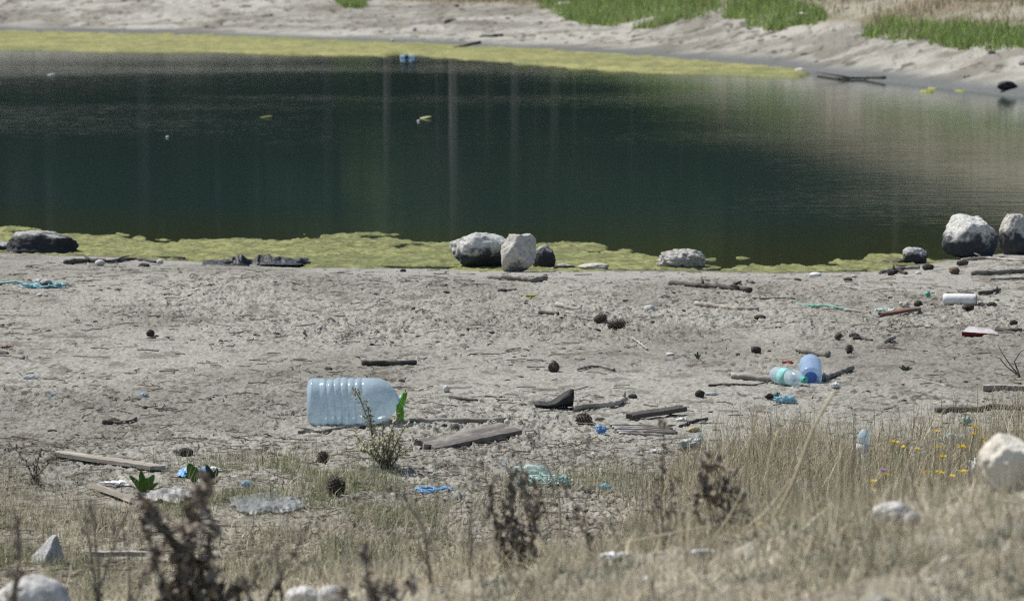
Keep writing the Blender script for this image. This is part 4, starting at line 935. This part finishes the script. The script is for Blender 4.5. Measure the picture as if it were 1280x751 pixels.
stick('dark wet weed string at the algae edge left of the black sheet', [(190, 323), (205, 323), (232, 324)], 2.5, 2, m_blackalgae, 'weed_string', 'weed')
# ropes and nets
def rope_tangle(label, px, row, wpx, hpx, m, seed, loops=7, rpx=1.3, name='rope_tangle', cat='rope', D=None, tail=None):
    if D is None: x, y, z = G(px, row)
    else: x, y, z = at(px, row, D)
    k = y/4800; r = random.Random(seed); mb = MB(); z = gz(x, y)
    for q in range(loops):
        P = []; c = (r.uniform(-.3, .3)*wpx*k, r.uniform(-.3, .3)*wpx*k*.6); a0 = r.uniform(0, 6.28); ra = r.uniform(.15, .4)*wpx*k; rb = ra*r.uniform(.3, .8)
        for i in range(16):
            a = a0+i/15*r.uniform(4, 6.5); P.append((c[0]+ra*math.cos(a)*(1+.2*r.random()), c[1]+rb*math.sin(a), .004+hpx*k*.5*abs(math.sin(a*1.5+q))*r.random()))
        mb.tube(P, rpx*k, 5)
    if tail:
        P = []
        for (tx, ty) in tail:
            g = G(tx, ty); P.append((g[0]-x, g[1]-y, gz(g[0], g[1])-z+rpx*k+.001))
        mb.tube(P, rpx*k, 5)
    o = link(name, mb.mesh(name), m, None, (x, y, z)); tag(o, label, cat); return o
m_cyan = mat('cyan_rope', (.16, .42, .48), (.35, .50, .52), 60, .7); m_gr = mat('green_rope', (.10, .38, .28), (.22, .42, .34), 60, .7)
m_tealnet = mat('teal_net', (.22, .46, .40), (.60, .68, .65), 50, .7); m_blu = mat('blue_cord', (.12, .36, .70), (.2, .45, .75), 50, .6)
rope_tangle('pale cyan rope tangle with a long tail under a stone at the left', 54, 360, 56, 10, m_cyan, 5, 8, 1.4, tail=[(40, 358), (20, 356), (0, 358), (-20, 359)])
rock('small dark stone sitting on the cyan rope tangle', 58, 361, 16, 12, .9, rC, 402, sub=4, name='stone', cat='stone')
crumple('whitish scrap of film beside the stone on the rope tangle', 48, 358, 16, 11, mat('white_film', (.5, .52, .52), (.35, .37, .38), 40, .5), 403, 'film_scrap')
rope_tangle('long thin green rope stretched across the right beach', 1020, 386, 18, 2, m_gr, 9, 1, 1.2, tail=[(995, 382), (1010, 384), (1030, 385), (1045, 387), (1062, 389), (1080, 391)])
rope_tangle('teal net wad on the right beach behind the plank', 1107, 390, 24, 9, m_tealnet, 13, 10, 1.1, name='net', cat='net')
stick('short white stick at the end of the green rope', [(1056, 390), (1070, 391), (1088, 393)], 4, 3, m_wood_pale)
plank('short red and brown plank in front of the teal net', (1098, 397), (1150, 391), .03, .014, mat('rust_plank', (.17, .14, .12), (.22, .12, .085), 12, .8, .4), seed=14, ragged=.015, tilt=.1)
crumple('pale shell like scrap behind the red and brown plank', 1131, 387, 16, 10, mat('shell_scrap', (.45, .38, .32), (.6, .58, .55), 40, .8), 406, 'shell')
crumple('small bright teal scrap alone above the green rope', 1160, 372, 8, 8, m_teal, 407, 'plastic_scrap')
crumple('white paper cup lying near the green shallows', 1020, 345, 16, 6, m_whiteplastic, 408, 'cup', 'cup', amp=.2)
crumple('white scrap with a dark end on the right beach', 1068, 347, 9, 5, m_white, 409)
crumple('small red scrap behind the clear bottle', 985, 456, 16, 5, mat('red_scrap', (.36, .10, .08), None, rough=.7), 410)
crumple('grey crushed cloth left of the grey bar', 1030, 477, 14, 11, mat('grey_cloth', (.24, .26, .27), None), 411)
crumple('pale blue crushed plastic wad at the edge of the tall grass', 982, 504, 32, 11, plastic('paleblue_film', (.40, .62, .72), .25, .3), 412)
crumple('dark teal folded scrap left of the pale blue wad', 972, 503, 11, 14, mat('dark_teal', (.04, .13, .14), (.08, .2, .2), 30), 413)
crumple('black charred scrap left of the dark teal scrap', 962, 500, 14, 8, m_blackalgae, 414)
crumple('grey film scrap beside the black lump', 890, 495, 20, 4, plastic('grey_film', (.6, .64, .66), .35, .3), 415)
crumple('blue plastic wad at the left end of the white splinters', 752, 546, 16, 13, plastic('blue_film', (.16, .36, .62), .15, .35), 416)
crumple('brass coloured can lid in the rubbish right of centre', 868, 541, 15, 8, mat('brass_lid', (.52, .42, .18), (.3, .26, .15), 30, .4), 417, 'can_lid', 'can lid', amp=.25)
crumple('white foam scrap at the end of the dark board', 852, 526, 16, 5, m_whiteplastic, 418)
crumple('white crushed plastic cup in the rubbish right of centre', 862, 562, 36, 16, plastic('white_film', (.74, .76, .77), .25, .3), 419, 'cup', 'cup')
crumple('clear plastic spoon shaped shard standing in the rubbish', 874, 556, 12, 17, plastic('clear_shard', (.6, .72, .74), .4, .2), 420, depth=.3)
crumple('black lump in front of the white crushed cup', 858, 566, 13, 10, m_black, 421)
crumple('flat white paper scrap below the splinters', 828, 568, 34, 6, mat('paper', (.48, .48, .46), (.36, .36, .34), 30), 422)
crumple('small white scrap in the grass at the centre', 742, 570, 8, 7, m_whiteplastic, 423)
crumple('white plastic bag caught in the tall grass at the right', 1222, 548, 30, 34, plastic('white_bag', (.74, .74, .72), .12, .4), 424, 'plastic_bag', 'plastic bag', D=11.0)
crumple('clear bag stuck on the dark log at the right edge', 1192, 520, 32, 14, plastic('clear_bag', (.66, .74, .74), .3, .3), 425, 'plastic_bag', 'plastic bag', D=11.9)
crumple('small green grey scrap beside the bag on the dark log', 1208, 511, 18, 14, mat('greygreen', (.3, .4, .36), None), 426, D=12.3)
crumple('white tissue in the tall grass below the upright bottle', 1155, 560, 14, 16, m_whiteplastic, 427, D=10.7)
crumple('white tissue strip in the tall grass left of the yellow flowers', 955, 570, 34, 12, m_whiteplastic, 428, D=10.6)
crumple('long white wrapper in the tall grass by the upright bottle', 1068, 557, 30, 10, m_whiteplastic, 4281, D=11.0)
crumple('white paper knot in the tall grass above the straw stalk', 1045, 487, 15, 9, m_whiteplastic, 429)
crumple('white and black rag below the upright clear bottle', 1080, 545, 22, 22, mat('rag', (.5, .5, .47), (.15, .15, .15), 30), 430, D=11.25)
rope_tangle('teal and white fishing net wad in the grass left of centre', 676, 607, 66, 22, m_tealnet, 17, 12, 1.3, name='net', cat='net')
crumple('white film wrapped in the teal net wad', 664, 604, 60, 20, plastic('net_film', (.66, .78, .76), .45, .3), 431, 'film_scrap')
mb = MB(); x, y, z = G(630, 600); mb.tube([(-.006, 0, 0), (-.014, 0, .02), (-.012, 0, .045), (-.002, .002, .058), (.008, .004, .05), (.009, 0, .03), (.02, -.004, .01), (.03, -.01, .002)], .0013, 6)
o = link('cord', mb.mesh('cord'), m_blu, None, (x, y, gz(x, y))); tag(o, 'blue looped cord standing up in the grass beside the net wad', 'cord')
rope_tangle('pale blue cord bundle in the grass below the grey board', 545, 615, 52, 10, m_blu, 19, 4, 1.2, name='cord', cat='cord')
sheet('bright blue plastic scrap lying left on the silt by the dock leaves', 238, 598, 50, .12, mat('blue_bagmat', (.10, .32, .62), (.30, .48, .68), 20, .45), 433, .018, 'plastic_bag', 'plastic bag')
crumple('white end of film right of the bright blue scrap', 268, 592, 24, 8, m_whiteplastic, 434)
crumple('small blue scrap right of the dock leaves', 308, 612, 16, 9, mat('blue_bagmat2', (.14, .38, .66), None, rough=.45), 435)
sheet('wide grey translucent plastic film spread in the left grass', 322, 645, 104, .34, plastic('grey_wide_film', (.42, .44, .44), .30, .4, bump=.6), 436, .007)
sheet('pale cloth rubbish heap in the left grass', 212, 632, 64, .22, mat('pale_cloth', (.45, .46, .45), (.25, .24, .24), 25), 437, .018, 'cloth', 'cloth')
crumple('white crushed tub under the leaning pale plank', 150, 608, 60, 10, m_whiteplastic, 438, 'tub', 'tub', amp=.6)
crumple('dark teal bottle fragment behind the middle dark weed', 658, 722, 30, 22, mat('teal_glass', (.02, .16, .14), None, rough=.3), 439, 'bottle_fragment', 'bottle fragment', D=8.2)
crumple('small teal scrap in the grass right of the middle weed', 788, 675, 16, 9, m_tealnet, 440, D=8.9)
crumple('pale blue film scrap in the grass between the weeds', 757, 616, 18, 10, plastic('pb2', (.35, .6, .66), .2), 441)
crumple('faint blue scrap in the left part of the beach', 179, 495, 14, 6, plastic('pb3', (.38, .55, .70), .2), 442)
crumple('pale grey film scrap on the left beach', 38, 476, 22, 5, plastic('pb4', (.5, .53, .58), .3), 443)
crumple('tiny blue scrap on the lower left beach', 66, 495, 9, 4, plastic('pb5', (.3, .5, .66), .2), 444)
crumple('white rubbish on the edge of the mound left of the straw stalks', 770, 704, 46, 8, m_whiteplastic, 445, D=6.9)
crumple('another white scrap on the edge of the mound further right', 880, 690, 40, 8, m_whiteplastic, 446, D=6.8)
crumple('blurred white scrap on the mound below the centre', 808, 716, 22, 9, m_whiteplastic, 447, D=6.5)
crumple('yellow scrap of leaf lying on the beach above the pale short stick', 663, 373, 15, 3, mat('yellow_scrap', (.50, .50, .10), None), 448, 'leaf', 'leaf')
crumple('brown rusty scrap on the left edge of the beach', 6, 438, 18, 4, mat('rusty', (.3, .2, .13), None), 449)
# floating things on the pond
for i, (px, row, wp, hp, m, lab) in enumerate([
    (532, 147, 15, 5, mat('float_leaf', (.42, .42, .18), None, rough=.6), 'pale yellow leaf floating on the dark water'),
    (523, 151, 4, 1, m_whiteplastic, 'tiny white fleck floating left of the yellow leaf'),
    (64, 93, 10, 1.2, m_whiteplastic, 'thin white fleck floating at the left of the pond'),
    (333, 146, 16, 2, m_algae if False else mat('float_weed', (.16, .17, .06), None), 'thin strand of weed floating on the left of the pond'),
    (209, 171, 4, 1, m_whiteplastic, 'tiny pale fleck floating on the left half of the pond')]):
    D = 4800*(CAMZ-WZ)/(row+90); x, y, z = at(px, row, D); k = y/4800; V, Fc = ico(3); V = V*np.array([wp*k/2, wp*k*.7, max(hp*k*.25, .006)]); V[:, 2] += .006*np.sin(V[:, 0]*30)
    o = link('floating_leaf', mesh_np('floating_leaf', V, Fc), m, None, (x, y, WZ+.006)); tag(o, lab, 'floating debris')

# ------------------------------------------------------------------ plants
def leaf_quads(mb, p, d, L_, W, droop=.3, n=4, up=None):
    d = np.array(d, float); d /= np.linalg.norm(d); s = np.cross(d, [0, 0, 1.]); s = s/(np.linalg.norm(s)+1e-6); s = s+np.random.default_rng(int(abs(p[0])*1e6) % 9999).normal(0, .35, 3)
    s /= np.linalg.norm(s); V = []; q = np.array(p, float)
    for i in range(n+1):
        t = i/n; w_ = W*math.sin(math.pi*min(.97, .12+.85*t))**.8; V += [q-s*w_/2, q+s*w_/2]
        q = q+d*L_/n; d = d+np.array([0, 0, -droop/n]); d /= np.linalg.norm(d)
    mb.add(V, [(2*i, 2*i+1, 2*i+3, 2*i+2) for i in range(n)])
def curl_cluster(mb, p, R_, n, r, size):
    for _ in range(n):
        d = np.array([r.gauss(0, 1), r.gauss(0, 1), r.gauss(0, .8)]); d /= np.linalg.norm(d); q = np.array(p)+d*R_*r.random()
        leaf_quads(mb, q, (r.gauss(0, 1), r.gauss(0, 1), r.gauss(.1, .8)), size*r.uniform(.6, 1.3), size*r.uniform(.3, .6), droop=r.uniform(-2.2, 2.2), n=4)
def dead_weed(label, base_px, base_row, D, stems, m, seed, w0=4, leafy=1.0, lsize=.012, name='dead_weed', dist=.25, group=None):
    """stems: list of pixel polylines (px, row) all standing at about distance D"""
    r = random.Random(seed); b0 = np.array(at(base_px, base_row, D)); g = gz(b0[0], b0[1]); b0[2] = g; k = D/4800
    root = empty(name, tuple(b0)); tag(root, label, 'weed', group); sm = MB(); lm = MB()
    for pts in stems:
        dy = r.uniform(-.04, .04); P = [np.array(at(px, row, D+dy*(i/len(pts)))) for i, (px, row) in enumerate(pts)]
        P = [b0+np.array([(P[0][0]-b0[0]), 0, -.01])]+P if P[0][2] > g else P
        Q = []; 
        for i in range(len(P)-1):
            for t in (0, .33, .66): Q.append(P[i]*(1-t)+P[i+1]*t+np.array([r.gauss(0, .5)*k, r.gauss(0, 1)*k, 0]))
        Q.append(P[-1]); Q = np.array(Q)-b0
        sm.tube(Q, np.linspace(w0*k/2, w0*k*.22, len(Q)), 7, .3)
        for i in range(2, len(Q)):
            if r.random() < leafy:
                curl_cluster(lm, Q[i]+np.array([r.gauss(0, 2.5)*k, r.gauss(0, 2.5)*k, 0]), lsize*.75, int(6*min(leafy, 1)+3), r, lsize*1.6)
    link('stem', sm.mesh('stem'), m_weedpale if m is m_weedpale else m_weed, root)
    if lm.v: link('leaves', lm.mesh('leaves', False), m, root)
    return root
dead_weed('big dark brown withered weed rising from the bottom edge at the left', 250, 800, 6.2,
          [[(240, 790), (232, 740), (235, 690), (250, 640), (262, 603)], [(262, 790), (262, 735), (240, 690), (238, 650), (244, 615)], [(255, 790), (225, 745), (222, 700), (215, 668)],
           [(270, 790), (270, 745), (262, 700), (264, 655)], [(235, 790), (210, 740), (190, 700), (186, 655), (188, 632)], [(250, 795), (285, 750), (308, 735)], [(250, 790), (248, 740), (250, 700)], [(245, 790), (236, 755), (226, 730)], [(262, 790), (278, 760), (270, 735)], [(240, 790), (215, 765), (205, 745)],
           [(250, 760), (230, 690), (205, 655), (185, 630)]], m_weed, 71, 6, .95, .0165)
dead_weed('dark brown cluster of withered stalks left of centre in the foreground', 642, 712, 7.4,
          [[(640, 705), (640, 660), (640, 620), (641, 590)], [(630, 708), (622, 670), (616, 640), (616, 606)], [(652, 708), (654, 665), (657, 625), (656, 592)], [(660, 708), (666, 670), (668, 640), (672, 615)], [(645, 708), (648, 680), (636, 650)], [(640, 708), (628, 690), (626, 660)]], m_weed, 72, 3.2, 1.0, .0135)
dead_weed('tall dark withered stalk right of centre with a seed head', 830, 690, 7.5,
          [[(830, 690), (827, 640), (828, 590), (830, 545), (829, 527)], [(830, 690), (838, 640), (842, 605), (852, 590)], [(828, 680), (815, 640), (822, 600)], [(832, 690), (846, 650), (838, 620)]], m_weed, 73, 3, .7, .010)
dead_weed('thin bare dark stem beside the tall stalk right of centre', 803, 680, 7.7, [[(800, 680), (803, 630), (803, 580), (812, 525)], [(801, 670), (806, 620), (810, 570)]], m_weed, 74, 2.4, .25, .007)
dead_weed('dark ragged clump of withered leaves with pale spikes in the right foreground', 900, 700, 7.2,
          [[(900, 690), (890, 650), (880, 610), (878, 585)], [(905, 690), (905, 640), (900, 600), (890, 570)], [(910, 690), (918, 640), (925, 600)], [(890, 690), (875, 650), (866, 620)], [(915, 690), (930, 650), (926, 615)], [(900, 690), (912, 620), (888, 590)], [(902, 680), (885, 620), (905, 585)], [(900, 680), (893, 630), (915, 595)]], m_weed, 75, 3, .75, .014)
dead_weed('pale fuzzy dried stalk standing at the left behind the pyramid stone', 118, 760, 6.8,
          [[(125, 760), (122, 700), (117, 650), (112, 625)], [(120, 730), (108, 660), (104, 636)], [(122, 745), (140, 690), (150, 660), (158, 640)]], m_weedpale, 76, 4, .55, .008)
dead_weed('pale blurred dried stalk at the left edge of the foreground', 24, 770, 6.0, [[(10, 770), (20, 720), (26, 690), (22, 650)], [(18, 760), (24, 700), (22, 662), (18, 635)], [(8, 770), (18, 735), (30, 715)]], m_weedpale, 77, 6, .4, .010)
dead_weed('blurred grey brown stalk between the left stalks and the big weed', 165, 775, 6.4, [[(160, 775), (162, 730), (160, 690), (162, 655)], [(162, 770), (175, 735), (178, 712)]], m_weed, 78, 4, .5, .009)
dead_weed('brown blurred weed tuft at the bottom edge left of centre', 470, 790, 6.0, [[(470, 785), (462, 745), (458, 705), (455, 690)], [(480, 785), (500, 748), (515, 725)], [(465, 785), (440, 755), (430, 735)], [(475, 785), (485, 750), (492, 735)], [(470, 785), (468, 750), (464, 725)]], m_weed, 79, 5, .75, .013)
dead_weed('blurred dried twiggy weed at the bottom left of centre', 330, 790, 6.2, [[(320, 790), (335, 745), (360, 705), (380, 665)], [(320, 790), (310, 740), (330, 700), (352, 690)], [(345, 790), (352, 745), (350, 715), (346, 690)], [(325, 780), (300, 755), (292, 735)], [(320, 780), (345, 730), (400, 690)]], m_weedpale, 80, 4.5, .5, .009)
dead_weed('thin grey dried stem with side branches in the centre foreground', 545, 770, 6.9, [[(545, 770), (535, 700), (530, 660), (505, 620), (484, 610)], [(540, 760), (532, 690), (545, 640), (548, 600)], [(540, 740), (538, 710), (520, 680)]], m_weedpale, 81, 3, .35, .008)
dead_weed('thin tall grey stem left of the dark stalk cluster', 588, 740, 6.9, [[(585, 740), (588, 680), (590, 620), (595, 560)], [(586, 720), (592, 650)]], m_weedpale, 82, 2.6, .12, .006)
dead_weed('crooked grey dead branch leaning right of the dark stalk cluster', 745, 720, 7.3, [[(745, 705), (735, 680), (730, 640), (712, 620), (700, 600), (690, 575)], [(742, 700), (731, 655), (722, 640)], [(740, 690), (728, 660), (718, 650)]], m_weed, 83, 3, .4, .009)
# straw stalks
def stalk(label, pts, D, w0, w1, m=None, ear=0, name='straw_stalk'):
    P = [np.array(at(px, row, D)) for px, row in pts]; b0 = P[0].copy(); b0[2] = gz(b0[0], b0[1]); P = [b0+np.array([0, 0, -.005])]+P[(1 if P[0][2] <= b0[2] else 0):]; k = D/4800
    t = np.linspace(0, len(P)-1, 14); Q = np.stack([np.interp(t, np.arange(len(P)), np.array(P)[:, c]) for c in range(3)], 1)-b0
    Q[1:-1] = (Q[:-2]+2*Q[1:-1]+Q[2:])/4; mb = MB(); rr = np.linspace(w0*k/2, w1*k/2, len(Q)); mb.tube(Q, rr, 6, .15)
    if ear:
        rj = random.Random(len(label))
        for i in range(ear): 
            q = Q[-1]-(Q[-1]-Q[-4])*(i/ear); leaf_quads(mb, q, (rj.gauss(0, .5), rj.gauss(0, .5), 1), 9*k, 3*k, .2)
    o = link(name, mb.mesh(name), m or m_straw, None, tuple(b0)); tag(o, label, 'straw stalk'); return o
stalk('thick tan straw stalk leaning far to the right in the right foreground', [(955, 665), (985, 618), (1002, 575), (1018, 530), (1043, 490)], 7.2, 5, 3.5)
stalk('second tan stalk crossing the lower part of the thick leaning one', [(925, 690), (958, 640), (990, 598)], 7.0, 5, 3)
stalk('upright tan stalk with an ear left of the thick leaning stalk', [(932, 680), (930, 610), (935, 560), (945, 520)], 7.4, 3.5, 3, ear=12)
stalk('short tan stalk with a feathery ear in the right grass', [(962, 660), (958, 600), (965, 560), (974, 535)], 7.5, 3, 2.6, ear=10)
stalk('pale straw leaning left over the mound edge at the centre right', [(782, 693), (765, 660), (748, 635)], 6.9, 3, 1.8)
stalk('long nearly flat straw lying over the mound edge', [(770, 680), (830, 668), (900, 655)], 6.9, 3, 1.8)
stalk('bent pale straw at the bottom left of the middle weed', [(670, 755), (640, 725), (620, 690), (613, 665)], 6.4, 4, 2)
stalk('steep pale straw in the middle of the right grass', [(888, 680), (915, 640), (930, 610)], 6.8, 3.5, 2)
stalk('pale straw leaning right below the pale spikes', [(860, 650), (885, 610), (905, 560)], 7.6, 3, 1.5)
stalk('bright straw crossing the grass left of the leaning straw', [(700, 620), (685, 585), (672, 562)], 9.0, 3, 2)
for i, (px, row, h, dx) in enumerate([(1048, 700, 150, 6), (1092, 700, 120, -8), (1110, 690, 170, 12), (1150, 680, 130, -18), (1180, 665, 160, 14), (1215, 660, 150, -10), (1240, 700, 110, 8), (1020, 680, 120, -12), (985, 690, 100, 10), (860, 730, 90, -8), (1270, 650, 120, -14), (1065, 660, 150, 4)]):
    stalk(('thin upright dry stem standing on the mound', 'thin dry stem on the mound')[i % 2]+', number', [(px, row), (px+dx*.4, row-h*.5), (px+dx, row-h)], 6.6+.05*i, 2.2, 1.2, m_weedpale, ear=6 if i % 3 == 0 else 0, name='dry_stem')
for i, o in enumerate([o for o in COL.objects if o.name.startswith('dry_stem')]): o['label'] = 'thin dry stem standing on the right side of the mound'; o['group'] = 'thin dry stems on the mound'; o['category'] = 'dry stem'
# prickly grey green shrub by the bottle
m_thistle = mat('thistle_leaf', (.27, .28, .17), (.42, .40, .28), 70, .85, .2)
def shrub(label, px, row, stems, m, seed, lsize, dens, w0=2.5, name='shrub', cat='shrub', D=None):
    x, y, z = G(px, row) if D is None else at(px, row, D); D = y; k = D/4800; r = random.Random(seed); b0 = np.array([x, y, gz(x, y)]); root = empty(name, tuple(b0)); tag(root, label, cat); sm = MB(); lm = MB()
    for pts in stems:
        dy = r.uniform(-.10, .10); P = [np.array([0, 0, 0])]+[np.array(at(a, b, D+dy*(i+1)/len(pts)))-b0 for i, (a, b) in enumerate(pts)]
        t = np.linspace(0, len(P)-1, len(pts)*5+1); Q = np.stack([np.interp(t, np.arange(len(P)), np.array(P)[:, c]) for c in range(3)], 1)
        sm.tube(Q, np.linspace(w0*k/2, w0*k*.2, len(Q)), 6, .2)
        for i in range(1, len(Q)):
            for _ in range(dens):
                leaf_quads(lm, Q[i]+np.array([r.gauss(0, 2.2)*k, r.gauss(0, 3)*k, r.gauss(0, 2.2)*k]), (r.gauss(0, 1), r.gauss(0, 1), r.gauss(.3, .7)), lsize*r.uniform(.6, 1.3), lsize*.42, .3, 3)
    link('stem', sm.mesh('stem'), m_weedpale, root); link('leaves', lm.mesh('leaves', False), m, root); return root
shrub('grey green prickly shrub growing in front of the large bottle', 482, 590, [
    [(470, 565), (462, 530), (450, 498), (443, 486)], [(468, 565), (465, 538), (462, 520), (458, 505)], [(480, 560), (470, 540), (463, 530)], [(485, 560), (490, 535), (498, 520)], [(490, 565), (500, 545), (508, 530)], [(476, 570), (455, 555), (446, 545)],
    [(474, 575), (460, 565), (450, 560)], [(488, 575), (505, 565), (514, 558)], [(480, 570), (478, 545), (480, 525)], [(484, 575), (492, 555), (490, 540)], [(470, 575), (462, 560), (470, 548)], [(492, 580), (500, 560), (496, 548)], [(478, 575), (470, 562), (478, 550)], [(486, 578), (482, 560), (486, 545)]], m_thistle, 61, .013, 7)
shrub('small sparse weed with dark leaves at the left edge of the grass', 45, 610, [[(40, 595), (32, 575), (20, 562)], [(45, 590), (48, 572), (52, 560)], [(46, 595), (60, 580), (72, 572)], [(42, 600), (44, 590), (38, 580)]], mat('dark_leaf', (.09, .095, .06), (.15, .14, .10), 70), 62, .014, 4)
m_dock = mat('dock_leaf', (.08, .17, .03), (.13, .24, .06), 25, .5, .2, transl=.25)
def leafy(label, px, row, leaves, m, name='leafy_plant', cat='plant'):
    x, y, z = G(px, row); k = y/4800; root = MB()
    for (dx, h, w_, fw) in leaves:
        ribbon(root, [(0, 0, 0), (dx*.4*k, fw*.3*k, h*.55*k), (dx*k, fw*k, h*k)], w_*k, th=.0006, fold=.0012, n=5, prof=lambda t: .12+math.sin(math.pi*min(1, t*.92+.06))**.8*.9)
    o = link(name, root.mesh(name), m, None, (x, y, gz(x, y)-.003)); tag(o, label, cat); return o
leafy('bright green dock plant in the left grass', 180, 617, [(-18, 24, 10, 5), (-10, 20, 9, -4), (-4, 30, 9, 3), (4, 22, 10, -5), (12, 25, 12, 3), (18, 16, 11, -3), (0, 18, 9, -8)], m_dock)
leafy('green dock leaves with serrated tips by the blue scrap', 243, 604, [(-6, 24, 14, 2), (2, 20, 10, -4), (-12, 12, 8, 4)], m_dock)
leafy('dark dock leaves right of the green dock leaves', 266, 606, [(-8, 26, 9, 2), (6, 22, 8, -2), (10, 12, 8, 2), (0, 12, 8, -3)], mat('dark_dock', (.05, .075, .035), (.08, .09, .05), 30, .6, transl=.15))
leafy('tiny bright green seedling beside the upright pine cone', 428, 622, [(-3, 16, 5, 0), (3, 18, 5, 2), (0, 12, 5, -3)], m_dock)
leafy('tiny green weed on the right beach below the bottles', 1132, 464, [(-8, 6, 5, 0), (-4, 8, 5, 2), (4, 7, 5, -2), (9, 5, 5, 1), (0, 6, 5, -3)], mat('small_green', (.10, .15, .05), (.16, .19, .08), 30, .7))
leafy('tiny green weed left of the bottles on the beach', 872, 449, [(-4, 8, 3, 0), (0, 10, 3, 2), (4, 7, 3, -2)], mat('small_green', (.1, .15, .05)))
shrub('bare twiggy weed at the right edge of the beach', 1275, 470, [[(1262, 455), (1252, 440), (1247, 430)], [(1268, 452), (1275, 440), (1282, 436)], [(1258, 458), (1250, 448), (1244, 446)]], m_weedpale, 63, .004, 1, 2.0)
# yellow flowers
m_yel = mat('yellow_petal', (.72, .52, .02), (.80, .62, .05), 60, .6, transl=.2)
def flower():
    root = empty('yellow_flower', (0, 0, 0)); tag(root, 'small yellow daisy like flower on a thin stem in the dry grass', 'flower', 'yellow flowers in the right foreground')
    mb = MB(); mb.tube([(0, 0, 0), (.3, .1, 3.5), (0, 0, 7)], [.09, .08, .07], 5); mb2 = MB()
    for i in range(16):
        a = i*2.4; L_ = 1.0 if i % 2 else .8; d = (math.cos(a), math.sin(a), .25+.3*(i % 2)); leaf_quads(mb2, (0.001*i, 0, 7), d, L_, .5, .2, 3)
    V, Fc = ico(1); mb2.add(V*.33+np.array([0, 0, 7.1]), Fc)
    link('stem', mb.mesh('stem'), mat('flower_stem', (.13, .16, .07), None), root); link('flower_head', mb2.mesh('flower_head', False), m_yel, root); return root
fl = flower(); rf = random.Random(5)
FL = [(1089, 601, 9.2), (1084, 613, 9.1), (1110, 553, 10), (1128, 559, 10), (1173, 560, 10), (1180, 572, 9.8), (1158, 591, 9.3), (1169, 590, 9.3), (1179, 590, 9.3), (1190, 594, 9.3), (1157, 620, 8.2), (1149, 619, 8.3), (1143, 561, 10), (1199, 559, 10), (1101, 594, 9.3), (1261, 639, 6.7), (1274, 622, 6.8), (975, 669, 6.9), (1038, 678, 6.7), (1055, 685, 6.6), (960, 655, 7.3), (1168, 540, 10.4), (1211, 543, 10.4), (1235, 572, 9.9), (1240, 566, 9.9), (1202, 590, 9.4), (1215, 535, 10.4), (1221, 548, 10.3)]
for i, (px, row, D) in enumerate(FL):
    hx, hy, hz_ = at(px, row, D); g = gz(hx, hy); h = max(.02, hz_-g); o = fl if i == 0 else copy_tree(fl); big_ = 1.4 if D < 8 else 1.0
    s = 5.8*D/4800*(1.5 if D < 7 else 1.0)*rf.uniform(.8, 1.25); o.scale = (s, s, s); o.location = (hx, hy, hz_-7*s); o.rotation_euler = (rf.uniform(-.2, .2), rf.uniform(-.2, .2), rf.uniform(0, 6))
    ch = [c for c in o.children if c.name.startswith('stem')][0]
    ch.scale = (1, 1, h/(7*s)); ch.location = (0, 0, 7-h/s)
pf = copy_tree(fl); 
for c in pf.children:
    if c.name.startswith('flower_head'):
        c.data = c.data.copy(); c.data.materials.clear(); c.data.materials.append(mat('purple_petal', (.30, .16, .45), None, rough=.6))
hx, hy, hz_ = at(1102, 587, 9.3); pf.name = 'purple_flower'; s = 5*9.3/4800; pf.scale = (s, s, s); pf.location = (hx, hy, hz_-7*s); pf['label'] = 'single purple flower among the yellow ones'; pf['category'] = 'flower'; del pf['group']

# ------------------------------------------------------------------ labels that tell repeats apart
ORD = ['first', 'second', 'third', 'fourth', 'fifth', 'sixth', 'seventh', 'eighth', 'ninth', 'tenth', 'eleventh', 'twelfth', 'thirteenth', 'fourteenth', 'fifteenth', 'sixteenth', 'seventeenth', 'eighteenth', 'nineteenth', 'twentieth', 'twenty first', 'twenty second', 'twenty third', 'twenty fourth', 'twenty fifth', 'twenty sixth', 'twenty seventh', 'twenty eighth', 'twenty ninth', 'thirtieth']
for grp, txt in (('yellow flowers in the right foreground', 'small yellow daisy like flower in the dry grass, %s from the left'),
                 ('thin dry stems on the mound', 'thin dry stem standing on the mound, %s from the left'),
                 ('tall pines with pale boles beyond the pond', 'tall pine with a pale bare trunk mirrored in the pond, %s from the left'),
                 ('light green bushes under the pines', 'light green bush under the pines mirrored in the pond, %s from the left')):
    g_ = sorted([o for o in COL.objects if o.get('group') == grp], key=lambda o: o.location.x/o.location.y)
    for i, o in enumerate(g_): o['label'] = txt % ORD[i]
